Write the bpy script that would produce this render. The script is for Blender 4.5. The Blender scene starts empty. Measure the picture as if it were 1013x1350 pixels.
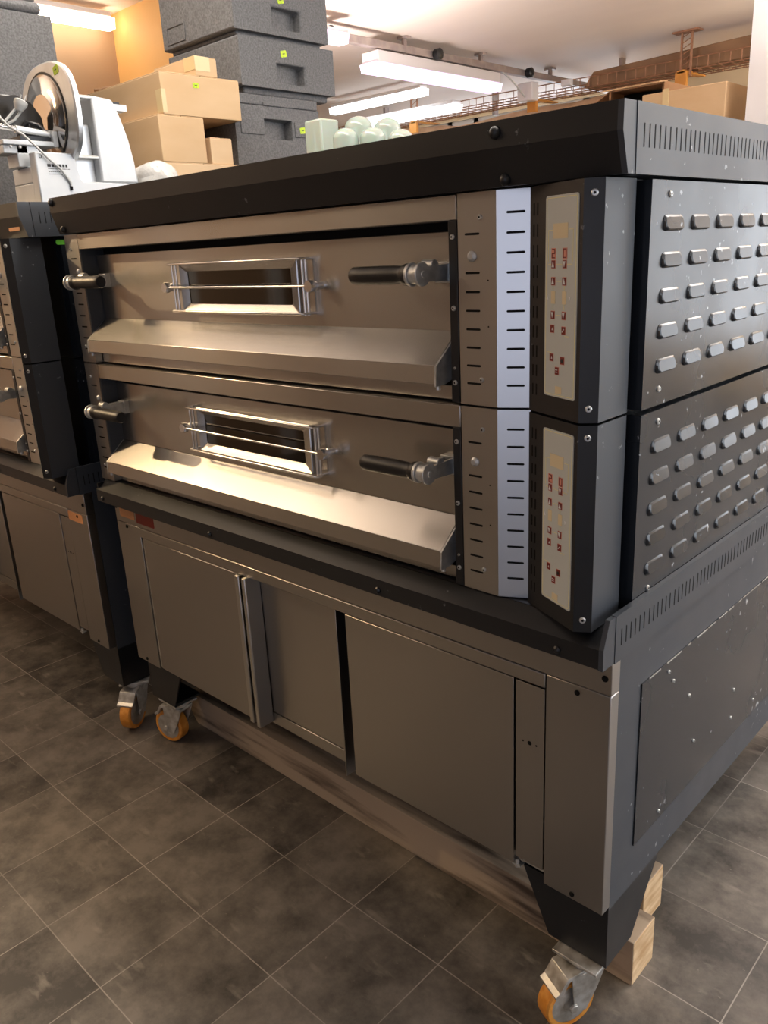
import bpy, bmesh, math, random
from mathutils import Vector, Matrix

random.seed(7)
SC = bpy.context.scene
COL = SC.collection
PI = math.pi

# ---------------------------------------------------------------- camera
R = [[0.727543412151192, 0.6843104839812517, -0.04898719168053722],
     [0.17696024674186586, -0.2561682292034144, -0.9502962219328479],
     [-0.6628466297028737, 0.6827129703324318, -0.30746925965274875]]
CAM = Vector((2.0242948, -1.0222372, 1.3892268))
cd = bpy.data.cameras.new('camera')
cam = bpy.data.objects.new('camera', cd)
COL.objects.link(cam)
M = Matrix.Identity(4)
for i in range(3):
    M[i][0] = R[0][i]
    M[i][1] = -R[1][i]
    M[i][2] = -R[2][i]
    M[i][3] = CAM[i]
cam.matrix_world = M
cd.sensor_fit = 'VERTICAL'
cd.sensor_height = 36.0
cd.sensor_width = 36.0 * 1013 / 1350
cd.lens = 36.0 * 1069.65 / 1350
cd.clip_start = 0.02
SC.camera = cam

# ---------------------------------------------------------------- view, world, lights
SC.view_settings.view_transform = 'Standard'
SC.view_settings.look = 'None'
SC.view_settings.gamma = 1.0
SC.view_settings.use_curve_mapping = False
SC.view_settings.exposure = 0.22
SC.cycles.max_bounces = 8
SC.cycles.diffuse_bounces = 4
SC.cycles.glossy_bounces = 4
SC.cycles.sample_clamp_indirect = 6.0
SC.cycles.caustics_reflective = False
SC.cycles.caustics_refractive = False

w = bpy.data.worlds.new('world')
SC.world = w
w.use_nodes = True
w.node_tree.nodes['Background'].inputs[0].default_value = (0.86, 0.92, 1.0, 1)
w.node_tree.nodes['Background'].inputs[1].default_value = 4.5


def area(name, loc, target, sx, sy, power, color, portal=False):
    l = bpy.data.lights.new(name, 'AREA')
    l.shape = 'RECTANGLE'
    l.size, l.size_y = sx, sy
    l.energy = power
    l.color = color
    o = bpy.data.objects.new(name, l)
    COL.objects.link(o)
    o.location = loc
    o.rotation_euler = (Vector(target) - Vector(loc)).to_track_quat('-Z', 'Y').to_euler()
    if portal:
        l.cycles.is_portal = True
    return o


# daylight through unseen windows assumed at the front, side and back right: portals of the sky
area('front_window_daylight', (3.3, -4.05, 1.35), (3.3, 0, 1.35), 2.6, 2.3, 1, (1, 1, 1), True)
area('side_window_daylight', (5.05, 2.4, 1.45), (0, 2.4, 1.45), 4.2, 2.1, 1, (1, 1, 1), True)
area('back_window_daylight', (3.9, 6.47, 1.45), (3.9, 0, 1.45), 1.9, 2.0, 1, (1, 1, 1), True)


# added fill lights out of view: some shine down, others brighten the ceiling
area('fill_light_down', (2.5, 3.6, 2.66), (2.5, 3.6, 0), 0.4, 4.0, 75, (1.0, 0.98, 0.95))
area('fill_light_down', (0.9, 0.32, 2.66), (0.9, 0.32, 0), 3.0, 0.2, 40, (1.0, 0.92, 0.82))
area('fill_light_down', (-1.4, -1.7, 2.66), (-1.4, -1.7, 0), 0.2, 1.5, 26, (1.0, 0.74, 0.46))
area('fill_light_up', (1.5, 3.0, 2.05), (1.5, 3.0, 2.7), 0.8, 1.6, 95, (1.0, 0.90, 0.84))
area('fill_light_up', (2.0, 5.2, 1.9), (2.0, 5.2, 2.7), 1.2, 0.8, 60, (1.0, 0.80, 0.54))
area('fill_light_up', (-1.5, -0.6, 1.95), (-1.5, -0.6, 2.7), 1.8, 1.4, 34, (1.0, 0.88, 0.74))
area('fill_light_up', (-1.7, 2.4, 1.80), (-1.7, 2.4, 2.7), 0.4, 0.4, 32, (1.0, 0.90, 0.84))

# a warm spot lamp high on the left
sl = bpy.data.lights.new('warm_spot_lamp', 'SPOT')
sl.energy = 130
sl.color = (1.0, 0.70, 0.38)
sl.spot_size = math.radians(19)
sl.spot_blend = 0.35
sl.shadow_soft_size = 0.03
so = bpy.data.objects.new('warm_spot_lamp', sl)
COL.objects.link(so)
so.location = (-2.2, -1.12, 2.42)
so.rotation_euler = (Vector((-0.02, -0.06, 1.10)) - so.location).to_track_quat('-Z', 'Y').to_euler()

sl2 = sl.copy()
sl2.energy = 130
sl2.spot_size = math.radians(26)
sl2.spot_blend = 1.0
sl2.shadow_soft_size = 0.15
so2 = bpy.data.objects.new('warm_floor_fill_spot', sl2)  # added fill spot that warms the floor at the left
COL.objects.link(so2)
so2.location = (-1.2, -1.6, 2.5)
so2.rotation_euler = (Vector((0.28, -0.72, 0.0)) - so2.location).to_track_quat('-Z', 'Y').to_euler()

# ---------------------------------------------------------------- materials
def lin(c):
    return tuple((x / 255 / 12.92) if x / 255 <= 0.04045 else ((x / 255 + 0.055) / 1.055) ** 2.4 for x in c)


def new_mat(name):
    m = bpy.data.materials.new(name)
    m.use_nodes = True
    return m, m.node_tree.nodes, m.node_tree.links, m.node_tree.nodes['Principled BSDF']


def simple(name, col, rough=0.5, metal=0.0, spec=0.5, **kw):
    m, n, l, p = new_mat(name)
    p.inputs['Base Color'].default_value = (*col, 1)
    p.inputs['Roughness'].default_value = rough
    p.inputs['Metallic'].default_value = metal
    p.inputs['Specular IOR Level'].default_value = spec
    for k, v in kw.items():
        p.inputs[k].default_value = v
    return m


def noise_mat(name, c1, c2, scale=(8, 8, 8), detail=4, lo=0.35, hi=0.65, rough=(0.4, 0.6), metal=0.0, spec=0.5,
              bump=0.0, coat=0.0):
    m, n, l, p = new_mat(name)
    tc = n.new('ShaderNodeTexCoord')
    mp = n.new('ShaderNodeMapping')
    mp.inputs['Scale'].default_value = scale
    nz = n.new('ShaderNodeTexNoise')
    nz.inputs['Scale'].default_value = 1.0
    nz.inputs['Detail'].default_value = detail
    l.new(tc.outputs['Object'], mp.inputs['Vector'])
    l.new(mp.outputs['Vector'], nz.inputs['Vector'])
    r = n.new('ShaderNodeMapRange')
    r.inputs['From Min'].default_value = lo
    r.inputs['From Max'].default_value = hi
    l.new(nz.outputs['Fac'], r.inputs['Value'])
    mx = n.new('ShaderNodeMix')
    mx.data_type = 'RGBA'
    mx.inputs[6].default_value = (*c1, 1)
    mx.inputs[7].default_value = (*c2, 1)
    l.new(r.outputs['Result'], mx.inputs[0])
    l.new(mx.outputs[2], p.inputs['Base Color'])
    rr = n.new('ShaderNodeMapRange')
    rr.inputs['To Min'].default_value = rough[0]
    rr.inputs['To Max'].default_value = rough[1]
    l.new(r.outputs['Result'], rr.inputs['Value'])
    l.new(rr.outputs['Result'], p.inputs['Roughness'])
    p.inputs['Metallic'].default_value = metal
    p.inputs['Specular IOR Level'].default_value = spec
    p.inputs['Coat Weight'].default_value = coat
    if bump:
        b = n.new('ShaderNodeBump')
        b.inputs['Strength'].default_value = bump
        b.inputs['Distance'].default_value = 0.002
        l.new(nz.outputs['Fac'], b.inputs['Height'])
        l.new(b.outputs['Normal'], p.inputs['Normal'])
    return m


def brushed(name, c1, c2, rough, scale, aniso=0.65):
    m = noise_mat(name, c1, c2, scale, 1, 0.0, 1.0, rough, 1.0)
    n, l = m.node_tree.nodes, m.node_tree.links
    p = n['Principled BSDF']
    p.inputs['Anisotropic'].default_value = aniso
    t = n.new('ShaderNodeCombineXYZ')
    t.inputs['Z'].default_value = 1.0
    t.inputs['Y'].default_value = 0.02
    l.new(t.outputs['Vector'], p.inputs['Tangent'])
    return m


def scuffed_paint(name, col, scuff, rough, amount=0.66):
    m, n, l, p = new_mat(name)
    tc = n.new('ShaderNodeTexCoord')
    nz = n.new('ShaderNodeTexNoise')
    nz.inputs['Scale'].default_value = 60
    nz.inputs['Detail'].default_value = 5
    l.new(tc.outputs['Object'], nz.inputs['Vector'])
    nb = n.new('ShaderNodeTexNoise')
    nb.inputs['Scale'].default_value = 5
    nb.inputs['Detail'].default_value = 3
    l.new(tc.outputs['Object'], nb.inputs['Vector'])
    ad = n.new('ShaderNodeMath')
    ad.operation = 'MULTIPLY_ADD'
    ad.inputs[1].default_value = 0.35
    l.new(nb.outputs['Fac'], ad.inputs[0])
    l.new(nz.outputs['Fac'], ad.inputs[2])
    r = n.new('ShaderNodeMapRange')
    r.inputs['From Min'].default_value = amount + 0.24
    r.inputs['From Max'].default_value = amount + 0.29
    l.new(ad.outputs[0], r.inputs['Value'])
    mx = n.new('ShaderNodeMix')
    mx.data_type = 'RGBA'
    mx.inputs[6].default_value = (*col, 1)
    mx.inputs[7].default_value = (*scuff, 1)
    l.new(r.outputs['Result'], mx.inputs[0])
    l.new(mx.outputs[2], p.inputs['Base Color'])
    rr = n.new('ShaderNodeMapRange')
    rr.inputs['From Min'].default_value = 0.3
    rr.inputs['From Max'].default_value = 0.7
    rr.inputs['To Min'].default_value = rough[0]
    rr.inputs['To Max'].default_value = rough[1]
    l.new(nb.outputs['Fac'], rr.inputs['Value'])
    l.new(rr.outputs['Result'], p.inputs['Roughness'])
    return m


MT = {}
MT['steel'] = brushed('brushed_steel', (0.49, 0.475, 0.455), (0.52, 0.505, 0.49), (0.27, 0.27), (3, 3, 5))
MT['steel_v'] = brushed('brushed_steel_vertical', (0.50, 0.495, 0.485), (0.52, 0.515, 0.505), (0.28, 0.28), (4, 4, 6))
MT['steel_base'] = brushed('brushed_steel_cabinet', (0.40, 0.385, 0.37), (0.42, 0.405, 0.39), (0.31, 0.31), (3, 3, 4), 0.45)  # darker copy of the steel, for the dark surroundings the cabinet reflects
MT['chrome'] = simple('chrome', (0.82, 0.82, 0.82), 0.2, 1.0)
MT['zinc'] = noise_mat('zinc_plated_steel', (0.50, 0.51, 0.50), (0.68, 0.69, 0.68), (60, 60, 60), 3, rough=(0.30, 0.44), metal=0.65)
MT['zinc_dirty'] = noise_mat('dirty_zinc', (0.40, 0.38, 0.34), (0.62, 0.62, 0.60), (50, 50, 50), 4, rough=(0.35, 0.55), metal=0.7)
MT['black'] = scuffed_paint('black_paint', (0.010, 0.011, 0.013), (0.16, 0.17, 0.18), (0.30, 0.42), 0.65)
MT['black_side'] = scuffed_paint('black_side_paint', (0.014, 0.017, 0.022), (0.40, 0.42, 0.44), (0.20, 0.32), 0.625)
MT['grey_side'] = scuffed_paint('charcoal_daylit_side_paint', (0.046, 0.053, 0.064), (0.30, 0.32, 0.34), (0.36, 0.50), 0.63)  # grey of the side plates, tinted blue for daylight from the right
MT['dark'] = simple('flat_black', (0.004, 0.004, 0.004), 0.7, spec=0.2)  # flat black, also stands in for shade inside slots, holes and gaps
MT['rubber'] = simple('black_grip_plastic', (0.008, 0.008, 0.009), 0.42)
MT['pane'] = simple('dark_oven_glass', (0.010, 0.007, 0.005), 0.05, spec=0.7)
MT['keypad'] = simple('keypad_film', lin((200, 202, 192)), 0.32)
MT['keypad_line'] = simple('keypad_line', lin((236, 226, 160)), 0.4)
MT['display'] = simple('keypad_display', lin((226, 208, 166)), 0.3)
MT['key_red'] = simple('keypad_red', lin((124, 34, 22)), 0.4)
MT['key_edge'] = simple('keypad_pink', lin((222, 150, 128)), 0.4)
MT['white'] = simple('white_print', (0.80, 0.79, 0.75), 0.5)
MT['black_print'] = simple('black_print', (0.02, 0.02, 0.02), 0.5)
MT['tan_sticker'] = simple('tan_sticker', lin((196, 138, 92)), 0.5)
MT['red_sticker'] = simple('red_sticker', lin((120, 30, 18)), 0.5)
MT['tag'] = noise_mat('yellow_price_tag', lin((200, 220, 20)), lin((150, 190, 20)), (260, 260, 260), 2, rough=(0.5, 0.5))
MT['green_tag'] = simple('green_tag', lin((110, 200, 60)), 0.5)
MT['tyre'] = noise_mat('orange_tyre', lin((206, 128, 40)), lin((226, 158, 70)), (60, 60, 60), 4, rough=(0.4, 0.6))
MT['wood'] = noise_mat('weathered_timber', lin((78, 62, 48)), lin((176, 156, 132)), (2.2, 16, 24), 6, 0.33, 0.50, (0.7, 0.85), bump=0.3)
MT['wood_end'] = noise_mat('fresh_sawn_timber', lin((190, 152, 108)), lin((232, 206, 166)), (40, 14, 60), 5, 0.3, 0.7, (0.75, 0.85), bump=0.3)
MT['card'] = noise_mat('cardboard', lin((196, 164, 124)), lin((204, 174, 136)), (4, 4, 12), 4, rough=(0.75, 0.85))
MT['card_pale'] = noise_mat('pale_cardboard', lin((206, 176, 138)), lin((216, 188, 152)), (4, 4, 12), 4, rough=(0.75, 0.85))
MT['card_dark'] = noise_mat('brown_cardboard', lin((150, 114, 80)), lin((160, 124, 90)), (4, 4, 12), 4, rough=(0.75, 0.85))
MT['tape'] = simple('parcel_tape', lin((208, 186, 140)), 0.3)
MT['foam'] = noise_mat('grey_foam', lin((86, 86, 87)), lin((112, 112, 113)), (170, 170, 170), 5, 0.35, 0.65, (0.75, 0.9), bump=0.15)
MT['alu'] = noise_mat('cast_aluminium', (0.66, 0.68, 0.70), (0.76, 0.78, 0.80), (20, 20, 20), 3, rough=(0.32, 0.42), metal=0.85)
MT['alu_paint'] = noise_mat('silver_painted_casting', (0.62, 0.65, 0.67), (0.70, 0.73, 0.75), (12, 12, 12), 3, rough=(0.38, 0.5), metal=0.25)
MT['mirror'] = simple('polished_blade', (0.62, 0.58, 0.54), 0.10, 1.0)
MT['smoke'] = simple('smoked_plastic', (0.03, 0.028, 0.026), 0.15)
MT['cord'] = simple('grey_cord', lin((200, 202, 200)), 0.5)
MT['opal'] = simple('milky_glass', lin((192, 207, 196)), 0.08, 0.0, 0.6, **{'Subsurface Weight': 0.3, 'Transmission Weight': 0.25})
MT['glass'] = simple('clear_glass', (0.95, 0.98, 0.97), 0.03, **{'Transmission Weight': 1.0})
MT['poly'] = simple('clear_film', (0.86, 0.85, 0.82), 0.22, **{'Transmission Weight': 0.35})
MT['galv'] = noise_mat('galvanised_steel', (0.52, 0.53, 0.54), (0.66, 0.67, 0.68), (25, 25, 25), 3, rough=(0.35, 0.5), metal=0.9)
MT['rust'] = noise_mat('brown_tray_wire', lin((150, 108, 84)), lin((176, 132, 104)), (30, 30, 30), 3, rough=(0.5, 0.6), metal=0.2)
MT['duct'] = noise_mat('brown_duct', lin((122, 92, 66)), lin((146, 112, 82)), (5, 5, 5), 3, rough=(0.5, 0.65))
MT['pipe'] = noise_mat('beige_pipe_wrap', lin((200, 160, 128)), lin((220, 184, 150)), (9, 9, 9), 3, rough=(0.5, 0.65))
MT['bracket'] = simple('yellow_bracket', lin((206, 140, 60)), 0.5)
MT['fix_white'] = simple('white_fixture', (0.80, 0.78, 0.80), 0.4)
MT['rail'] = noise_mat('grey_rail', lin((150, 138, 136)), lin((176, 164, 160)), (12, 12, 12), 3, rough=(0.4, 0.5), metal=0.3)
MT['frame_white'] = simple('white_window_frame', (0.75, 0.76, 0.78), 0.4)


def emit(name, col, s):
    m, n, l, p = new_mat(name)
    p.inputs['Base Color'].default_value = (0.8, 0.8, 0.8, 1)
    p.inputs['Emission Color'].default_value = (*col, 1)
    p.inputs['Emission Strength'].default_value = s
    return m


MT['tube_pink'] = emit('violet_tube', (0.82, 0.56, 1.0), 1.25)
MT['tube_white'] = emit('white_tube', (0.92, 0.97, 1.0), 4.0)
MT['tube_warm'] = emit('warm_tube', (1.0, 0.84, 0.62), 9.0)

MT['ceiling'] = noise_mat('ceiling_paint', lin((226, 212, 204)), lin((238, 226, 218)), (0.5, 1.4, 1), 4, 0.3, 0.7, (0.6, 0.75))
MT['wall_tan'] = noise_mat('tan_wall', lin((168, 140, 112)), lin((180, 152, 124)), (1.5, 1.5, 1.5), 3, rough=(0.7, 0.8))
MT['wall_front'] = noise_mat('brown_wall', lin((118, 106, 92)), lin((132, 120, 106)), (1.5, 1.5, 1.5), 3, rough=(0.7, 0.8))
MT['wall_cream'] = noise_mat('cream_wall', lin((228, 204, 164)), lin((238, 218, 184)), (1.5, 1.5, 6), 3, rough=(0.7, 0.8))
MT['orange'] = noise_mat('orange_partition', lin((232, 182, 116)), lin((240, 192, 128)), (2, 2, 2), 3, rough=(0.6, 0.7))
MT['pillar'] = simple('white_pillar', (0.80, 0.79, 0.80), 0.5)


def floor_material():
    m, n, l, p = new_mat('vinyl_tile_floor')
    tc = n.new('ShaderNodeTexCoord')
    sp = n.new('ShaderNodeSeparateXYZ')
    nzw = n.new('ShaderNodeTexNoise')
    nzw.inputs['Scale'].default_value = 2.0
    l.new(tc.outputs['Object'], nzw.inputs['Vector'])
    l.new(tc.outputs['Object'], sp.inputs['Vector'])

    def math_(op, a, b=None, c=None):
        k = n.new('ShaderNodeMath')
        k.operation = op
        for i, v in enumerate((a, b, c)):
            if v is None:
                continue
            if isinstance(v, (int, float)):
                k.inputs[i].default_value = v
            else:
                l.new(v, k.inputs[i])
        return k.outputs[0]

    wob = math_('MULTIPLY_ADD', nzw.outputs['Fac'], 0.008, -0.004)

    def line(out, off, pitch, half):
        a = math_('ADD', out, wob)
        a = math_('ADD', a, off)
        a = math_('DIVIDE', a, pitch)
        f = math_('FRACT', a)
        d = math_('ABSOLUTE', math_('SUBTRACT', f, 0.5))
        return math_('GREATER_THAN', d, 0.5 - half / pitch), math_('FLOOR', a)

    lx, ix = line(sp.outputs['X'], 0.029 + 24 * 0.24, 0.24, 0.0012)
    ly, iy = line(sp.outputs['Y'], 0.056 + 24 * 0.2425, 0.2425, 0.0012)
    ln = math_('MAXIMUM', lx, ly)
    # worn joints: some stretches are filled dark
    nj = n.new('ShaderNodeTexNoise')
    nj.inputs['Scale'].default_value = 3.1
    nj.inputs['Detail'].default_value = 4
    l.new(tc.outputs['Object'], nj.inputs['Vector'])
    jv = n.new('ShaderNodeMapRange')
    jv.inputs['From Min'].default_value = 0.36
    jv.inputs['From Max'].default_value = 0.60
    jv.inputs['To Min'].default_value = 0.25
    jv.inputs['To Max'].default_value = 0.95
    l.new(nj.outputs['Fac'], jv.inputs['Value'])
    ln = math_('MULTIPLY', ln, jv.outputs['Result'])
    # per tile tone
    cmb = n.new('ShaderNodeCombineXYZ')
    l.new(ix, cmb.inputs['X'])
    l.new(iy, cmb.inputs['Y'])
    wn = n.new('ShaderNodeTexWhiteNoise')
    wn.noise_dimensions = '2D'
    l.new(cmb.outputs['Vector'], wn.inputs['Vector'])
    # mottled vinyl
    n1 = n.new('ShaderNodeTexNoise')
    n1.inputs['Scale'].default_value = 7
    n1.inputs['Detail'].default_value = 8
    n1.inputs['Roughness'].default_value = 0.7
    l.new(tc.outputs['Object'], n1.inputs['Vector'])
    t = math_('MULTIPLY_ADD', wn.outputs['Value'], 0.16, n1.outputs['Fac'])
    r1 = n.new('ShaderNodeMapRange')
    r1.inputs['From Min'].default_value = 0.42
    r1.inputs['From Max'].default_value = 0.74
    l.new(t, r1.inputs['Value'])
    mx = n.new('ShaderNodeMix')
    mx.data_type = 'RGBA'
    mx.inputs[6].default_value = (0.040, 0.035, 0.030, 1)
    mx.inputs[7].default_value = (0.185, 0.162, 0.136, 1)
    l.new(r1.outputs['Result'], mx.inputs[0])
    # pale scuffs, drawn out along one direction
    mp = n.new('ShaderNodeMapping')
    mp.inputs['Rotation'].default_value = (0, 0, 0.5)
    mp.inputs['Scale'].default_value = (9, 26, 9)
    l.new(tc.outputs['Object'], mp.inputs['Vector'])
    n2 = n.new('ShaderNodeTexNoise')
    n2.inputs['Scale'].default_value = 1
    n2.inputs['Detail'].default_value = 6
    l.new(mp.outputs['Vector'], n2.inputs['Vector'])
    r2 = n.new('ShaderNodeMapRange')
    r2.inputs['From Min'].default_value = 0.62
    r2.inputs['From Max'].default_value = 0.76
    r2.inputs['To Max'].default_value = 0.7
    l.new(n2.outputs['Fac'], r2.inputs['Value'])
    # small specks
    n3 = n.new('ShaderNodeTexNoise')
    n3.inputs['Scale'].default_value = 90
    n3.inputs['Detail'].default_value = 3
    l.new(tc.outputs['Object'], n3.inputs['Vector'])
    r3 = n.new('ShaderNodeMapRange')
    r3.inputs['From Min'].default_value = 0.70
    r3.inputs['From Max'].default_value = 0.76
    r3.inputs['To Max'].default_value = 0.45
    l.new(n3.outputs['Fac'], r3.inputs['Value'])
    sc = math_('MAXIMUM', r2.outputs['Result'], r3.outputs['Result'])
    mx2 = n.new('ShaderNodeMix')
    mx2.data_type = 'RGBA'
    mx2.inputs[7].default_value = (0.27, 0.24, 0.20, 1)
    l.new(mx.outputs[2], mx2.inputs[6])
    l.new(sc, mx2.inputs[0])
    mx3 = n.new('ShaderNodeMix')
    mx3.data_type = 'RGBA'
    mx3.inputs[7].default_value = (0.34, 0.31, 0.27, 1)
    l.new(mx2.outputs[2], mx3.inputs[6])
    l.new(ln, mx3.inputs[0])
    l.new(mx3.outputs[2], p.inputs['Base Color'])
    rr = n.new('ShaderNodeMapRange')
    rr.inputs['To Min'].default_value = 0.40
    rr.inputs['To Max'].default_value = 0.62
    l.new(n1.outputs['Fac'], rr.inputs['Value'])
    l.new(rr.outputs['Result'], p.inputs['Roughness'])
    b = n.new('ShaderNodeBump')
    b.inputs['Strength'].default_value = 0.15
    b.inputs['Distance'].default_value = 0.002
    l.new(n1.outputs['Fac'], b.inputs['Height'])
    l.new(b.outputs['Normal'], p.inputs['Normal'])
    return m


MT['floor'] = floor_material()


# ---------------------------------------------------------------- mesh helpers
class MB:
    def __init__(self):
        self.v, self.f, self.mi, self.mats, self.c = [], [], [], [], 0
        self.ang = 12

    def mat(self, name):
        if name not in self.mats:
            self.mats.append(name)
        self.c = self.mats.index(name)
        return self

    def face(self, idx):
        self.f.append(idx)
        self.mi.append(self.c)

    def verts(self, pts):
        b = len(self.v)
        self.v.extend([tuple(p) for p in pts])
        return b

    def box(self, x0, x1, y0, y1, z0, z1):
        b = self.verts([(x0, y0, z0), (x1, y0, z0), (x1, y1, z0), (x0, y1, z0),
                        (x0, y0, z1), (x1, y0, z1), (x1, y1, z1), (x0, y1, z1)])
        for q in ((0, 3, 2, 1), (4, 5, 6, 7), (0, 1, 5, 4), (1, 2, 6, 5), (2, 3, 7, 6), (3, 0, 4, 7)):
            self.face([b + i for i in q])
        return self

    def prism(self, pts, axis, a, b_):
        def P(p, t):
            return (t, p[0], p[1]) if axis == 'x' else (p[0], t, p[1]) if axis == 'y' else (p[0], p[1], t)
        n = len(pts)
        b = self.verts([P(p, a) for p in pts] + [P(p, b_) for p in pts])
        self.face([b + i for i in range(n)])
        self.face([b + n + i for i in reversed(range(n))])
        for i in range(n):
            j = (i + 1) % n
            self.face([b + i, b + j, b + n + j, b + n + i])
        return self

    def loft(self, rings, cap=True, closed=True):
        n = len(rings[0])
        bs = [self.verts(r) for r in rings]
        for a, c in zip(bs, bs[1:]):
            for i in range(n if closed else n - 1):
                j = (i + 1) % n
                self.face([a + i, a + j, c + j, c + i])
        if cap:
            self.face([bs[0] + i for i in reversed(range(n))])
            self.face([bs[-1] + i for i in range(n)])
        return self

    def lathe(self, prof, origin, axis=(0, 0, 1), n=20, cap=True):
        ax = Vector(axis).normalized()
        self.ang = max(self.ang, 38)
        u = ax.orthogonal().normalized()
        v = ax.cross(u)
        o = Vector(origin)
        rings = []
        for r, h in prof:
            r = max(r, 1e-5)
            rings.append([o + ax * h + (u * math.cos(2 * PI * k / n) + v * math.sin(2 * PI * k / n)) * r for k in range(n)])
        return self.loft(rings, cap)

    def cyl(self, p0, p1, r, n=16, r2=None):
        p0, p1 = Vector(p0), Vector(p1)
        d = p1 - p0
        return self.lathe([(r, 0), (r if r2 is None else r2, d.length)], p0, d, n)

    def tube(self, pts, r, n=8):
        pts = [Vector(p) for p in pts]
        self.ang = max(self.ang, 60)
        rings = []
        up = None
        for i, p in enumerate(pts):
            d = (pts[min(i + 1, len(pts) - 1)] - pts[max(i - 1, 0)]).normalized()
            if up is None:
                up = d.orthogonal().normalized()
            up = (up - d * up.dot(d)).normalized()
            v = d.cross(up)
            rings.append([p + (up * math.cos(2 * PI * k / n) + v * math.sin(2 * PI * k / n)) * r for k in range(n)])
        return self.loft(rings)

    def stadium(self, c, u, v, hl, hh, t0, t1, k=4):
        """thin rounded slot: centre c, long axis u, short axis v, half length hl, half height hh, from t0 to t1 along u x v"""
        c, u, v = Vector(c), Vector(u).normalized(), Vector(v).normalized()
        nrm = u.cross(v)
        pts = []
        for s, a0 in ((1, -PI / 2), (-1, PI / 2)):
            for i in range(k + 1):
                a = a0 + PI * i / k
                pts.append((s * (hl - hh) + hh * math.cos(a), hh * math.sin(a)))
        rings = [[c + u * a + v * b + nrm * t for a, b in pts] for t in (t0, t1)]
        return self.loft(rings)

    def build(self, name, parent=None, bevel=0.0, seg=2, smooth=True, loc=None):
        me = bpy.data.meshes.new(name)
        o = Vector(loc) if loc else Vector((0, 0, 0))
        me.from_pydata([tuple(Vector(p) - o) for p in self.v], [], self.f)
        for m in self.mats:
            me.materials.append(MT[m])
        for p, i in zip(me.polygons, self.mi):
            p.material_index = i
        bm = bmesh.new()
        bm.from_mesh(me)
        bmesh.ops.recalc_face_normals(bm, faces=bm.faces)
        bm.to_mesh(me)
        bm.free()
        if smooth:
            for p in me.polygons:
                p.use_smooth = True
            me.set_sharp_from_angle(angle=math.radians(self.ang))
        ob = bpy.data.objects.new(name, me)
        COL.objects.link(ob)
        ob.location = o
        if parent:
            ob.parent = parent
        if bevel:
            b = ob.modifiers.new('bevel', 'BEVEL')
            b.width = bevel
            b.segments = seg
            b.limit_method = 'ANGLE'
            b.angle_limit = math.radians(40)
            b.harden_normals = False
        return ob


def mb(mat):
    return MB().mat(mat)


def tag(o, label=None, cat=None, group=None, kind=None):
    for k, v in (('label', label), ('category', cat), ('group', group), ('kind', kind)):
        if v:
            o[k] = v
    return o


def empty(name, loc=(0, 0, 0)):
    o = bpy.data.objects.new(name, None)
    o.location = loc
    o.empty_display_size = 0.1
    COL.objects.link(o)
    return o


def copy_tree(o, parent=None):
    c = o.copy()
    COL.objects.link(c)
    c.parent = parent
    for ch in list(o.children):
        copy_tree(ch, c)
    return c


def screw(parent, p, nrm, r=0.004, mat='zinc'):
    b = mb(mat).lathe([(r, -0.001), (r, 0.0012), (r * 0.75, 0.0026)], p, nrm, 12)
    b.mat('dark').lathe([(r * 0.4, 0.0026), (r * 0.4, 0.0029)], p, nrm, 6)
    return b.build('screw', parent)


# ---------------------------------------------------------------- the room
def struct(name, b, bevel=0):
    return tag(b.build(name, bevel=bevel), kind='structure')


struct('floor', mb('floor').box(-5.7, 5.2, -4.3, 6.7, -0.1, 0.0))
struct('ceiling', mb('ceiling').box(-5.7, 5.2, -4.3, 6.7, 2.70, 2.80))
struct('wall_left', mb('wall_tan').box(-2.70, -2.55, -4.3, 1.72, 0, 2.7))
struct('wall_partition', mb('orange').box(-2.70, -1.55, 1.72, 1.84, 0, 2.7))
struct('wall_far_left', mb('wall_cream').box(-5.7, -5.55, 1.72, 6.7, 0, 2.7))
struct('wall_far_front', mb('wall_cream').box(-5.7, -2.70, 1.6, 1.72, 0, 2.7))
b = mb('wall_front')
b.box(-2.70, 2.0, -4.3, -4.1, 0, 2.7).box(4.6, 5.2, -4.3, -4.1, 0, 2.7)
b.box(2.0, 4.6, -4.3, -4.1, 0, 0.2).box(2.0, 4.6, -4.3, -4.1, 2.5, 2.7)
struct('wall_front', b)
b = mb('frame_white')
for x in (2.0, 3.27, 4.54):
    b.box(x, x + 0.06, -4.24, -4.16, 0.2, 2.5)
b.box(2.0, 4.6, -4.24, -4.16, 0.2, 0.26).box(2.0, 4.6, -4.24, -4.16, 2.44, 2.5)
w1 = struct('window_1', b)
gl, gn, gk, gp_ = new_mat('window_dimming_sheet')
tr_ = gn.new('ShaderNodeBsdfTransparent')
tr_.inputs['Color'].default_value = (0.52, 0.52, 0.56, 1)
gk.new(tr_.outputs['BSDF'], gn['Material Output'].inputs['Surface'])
MT['tint'] = gl
mb('tint').box(2.0, 4.6, -4.205, -4.2, 0.2, 2.5).build('window_pane', w1)  # unseen sheet added to dim the daylight from the front
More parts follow.
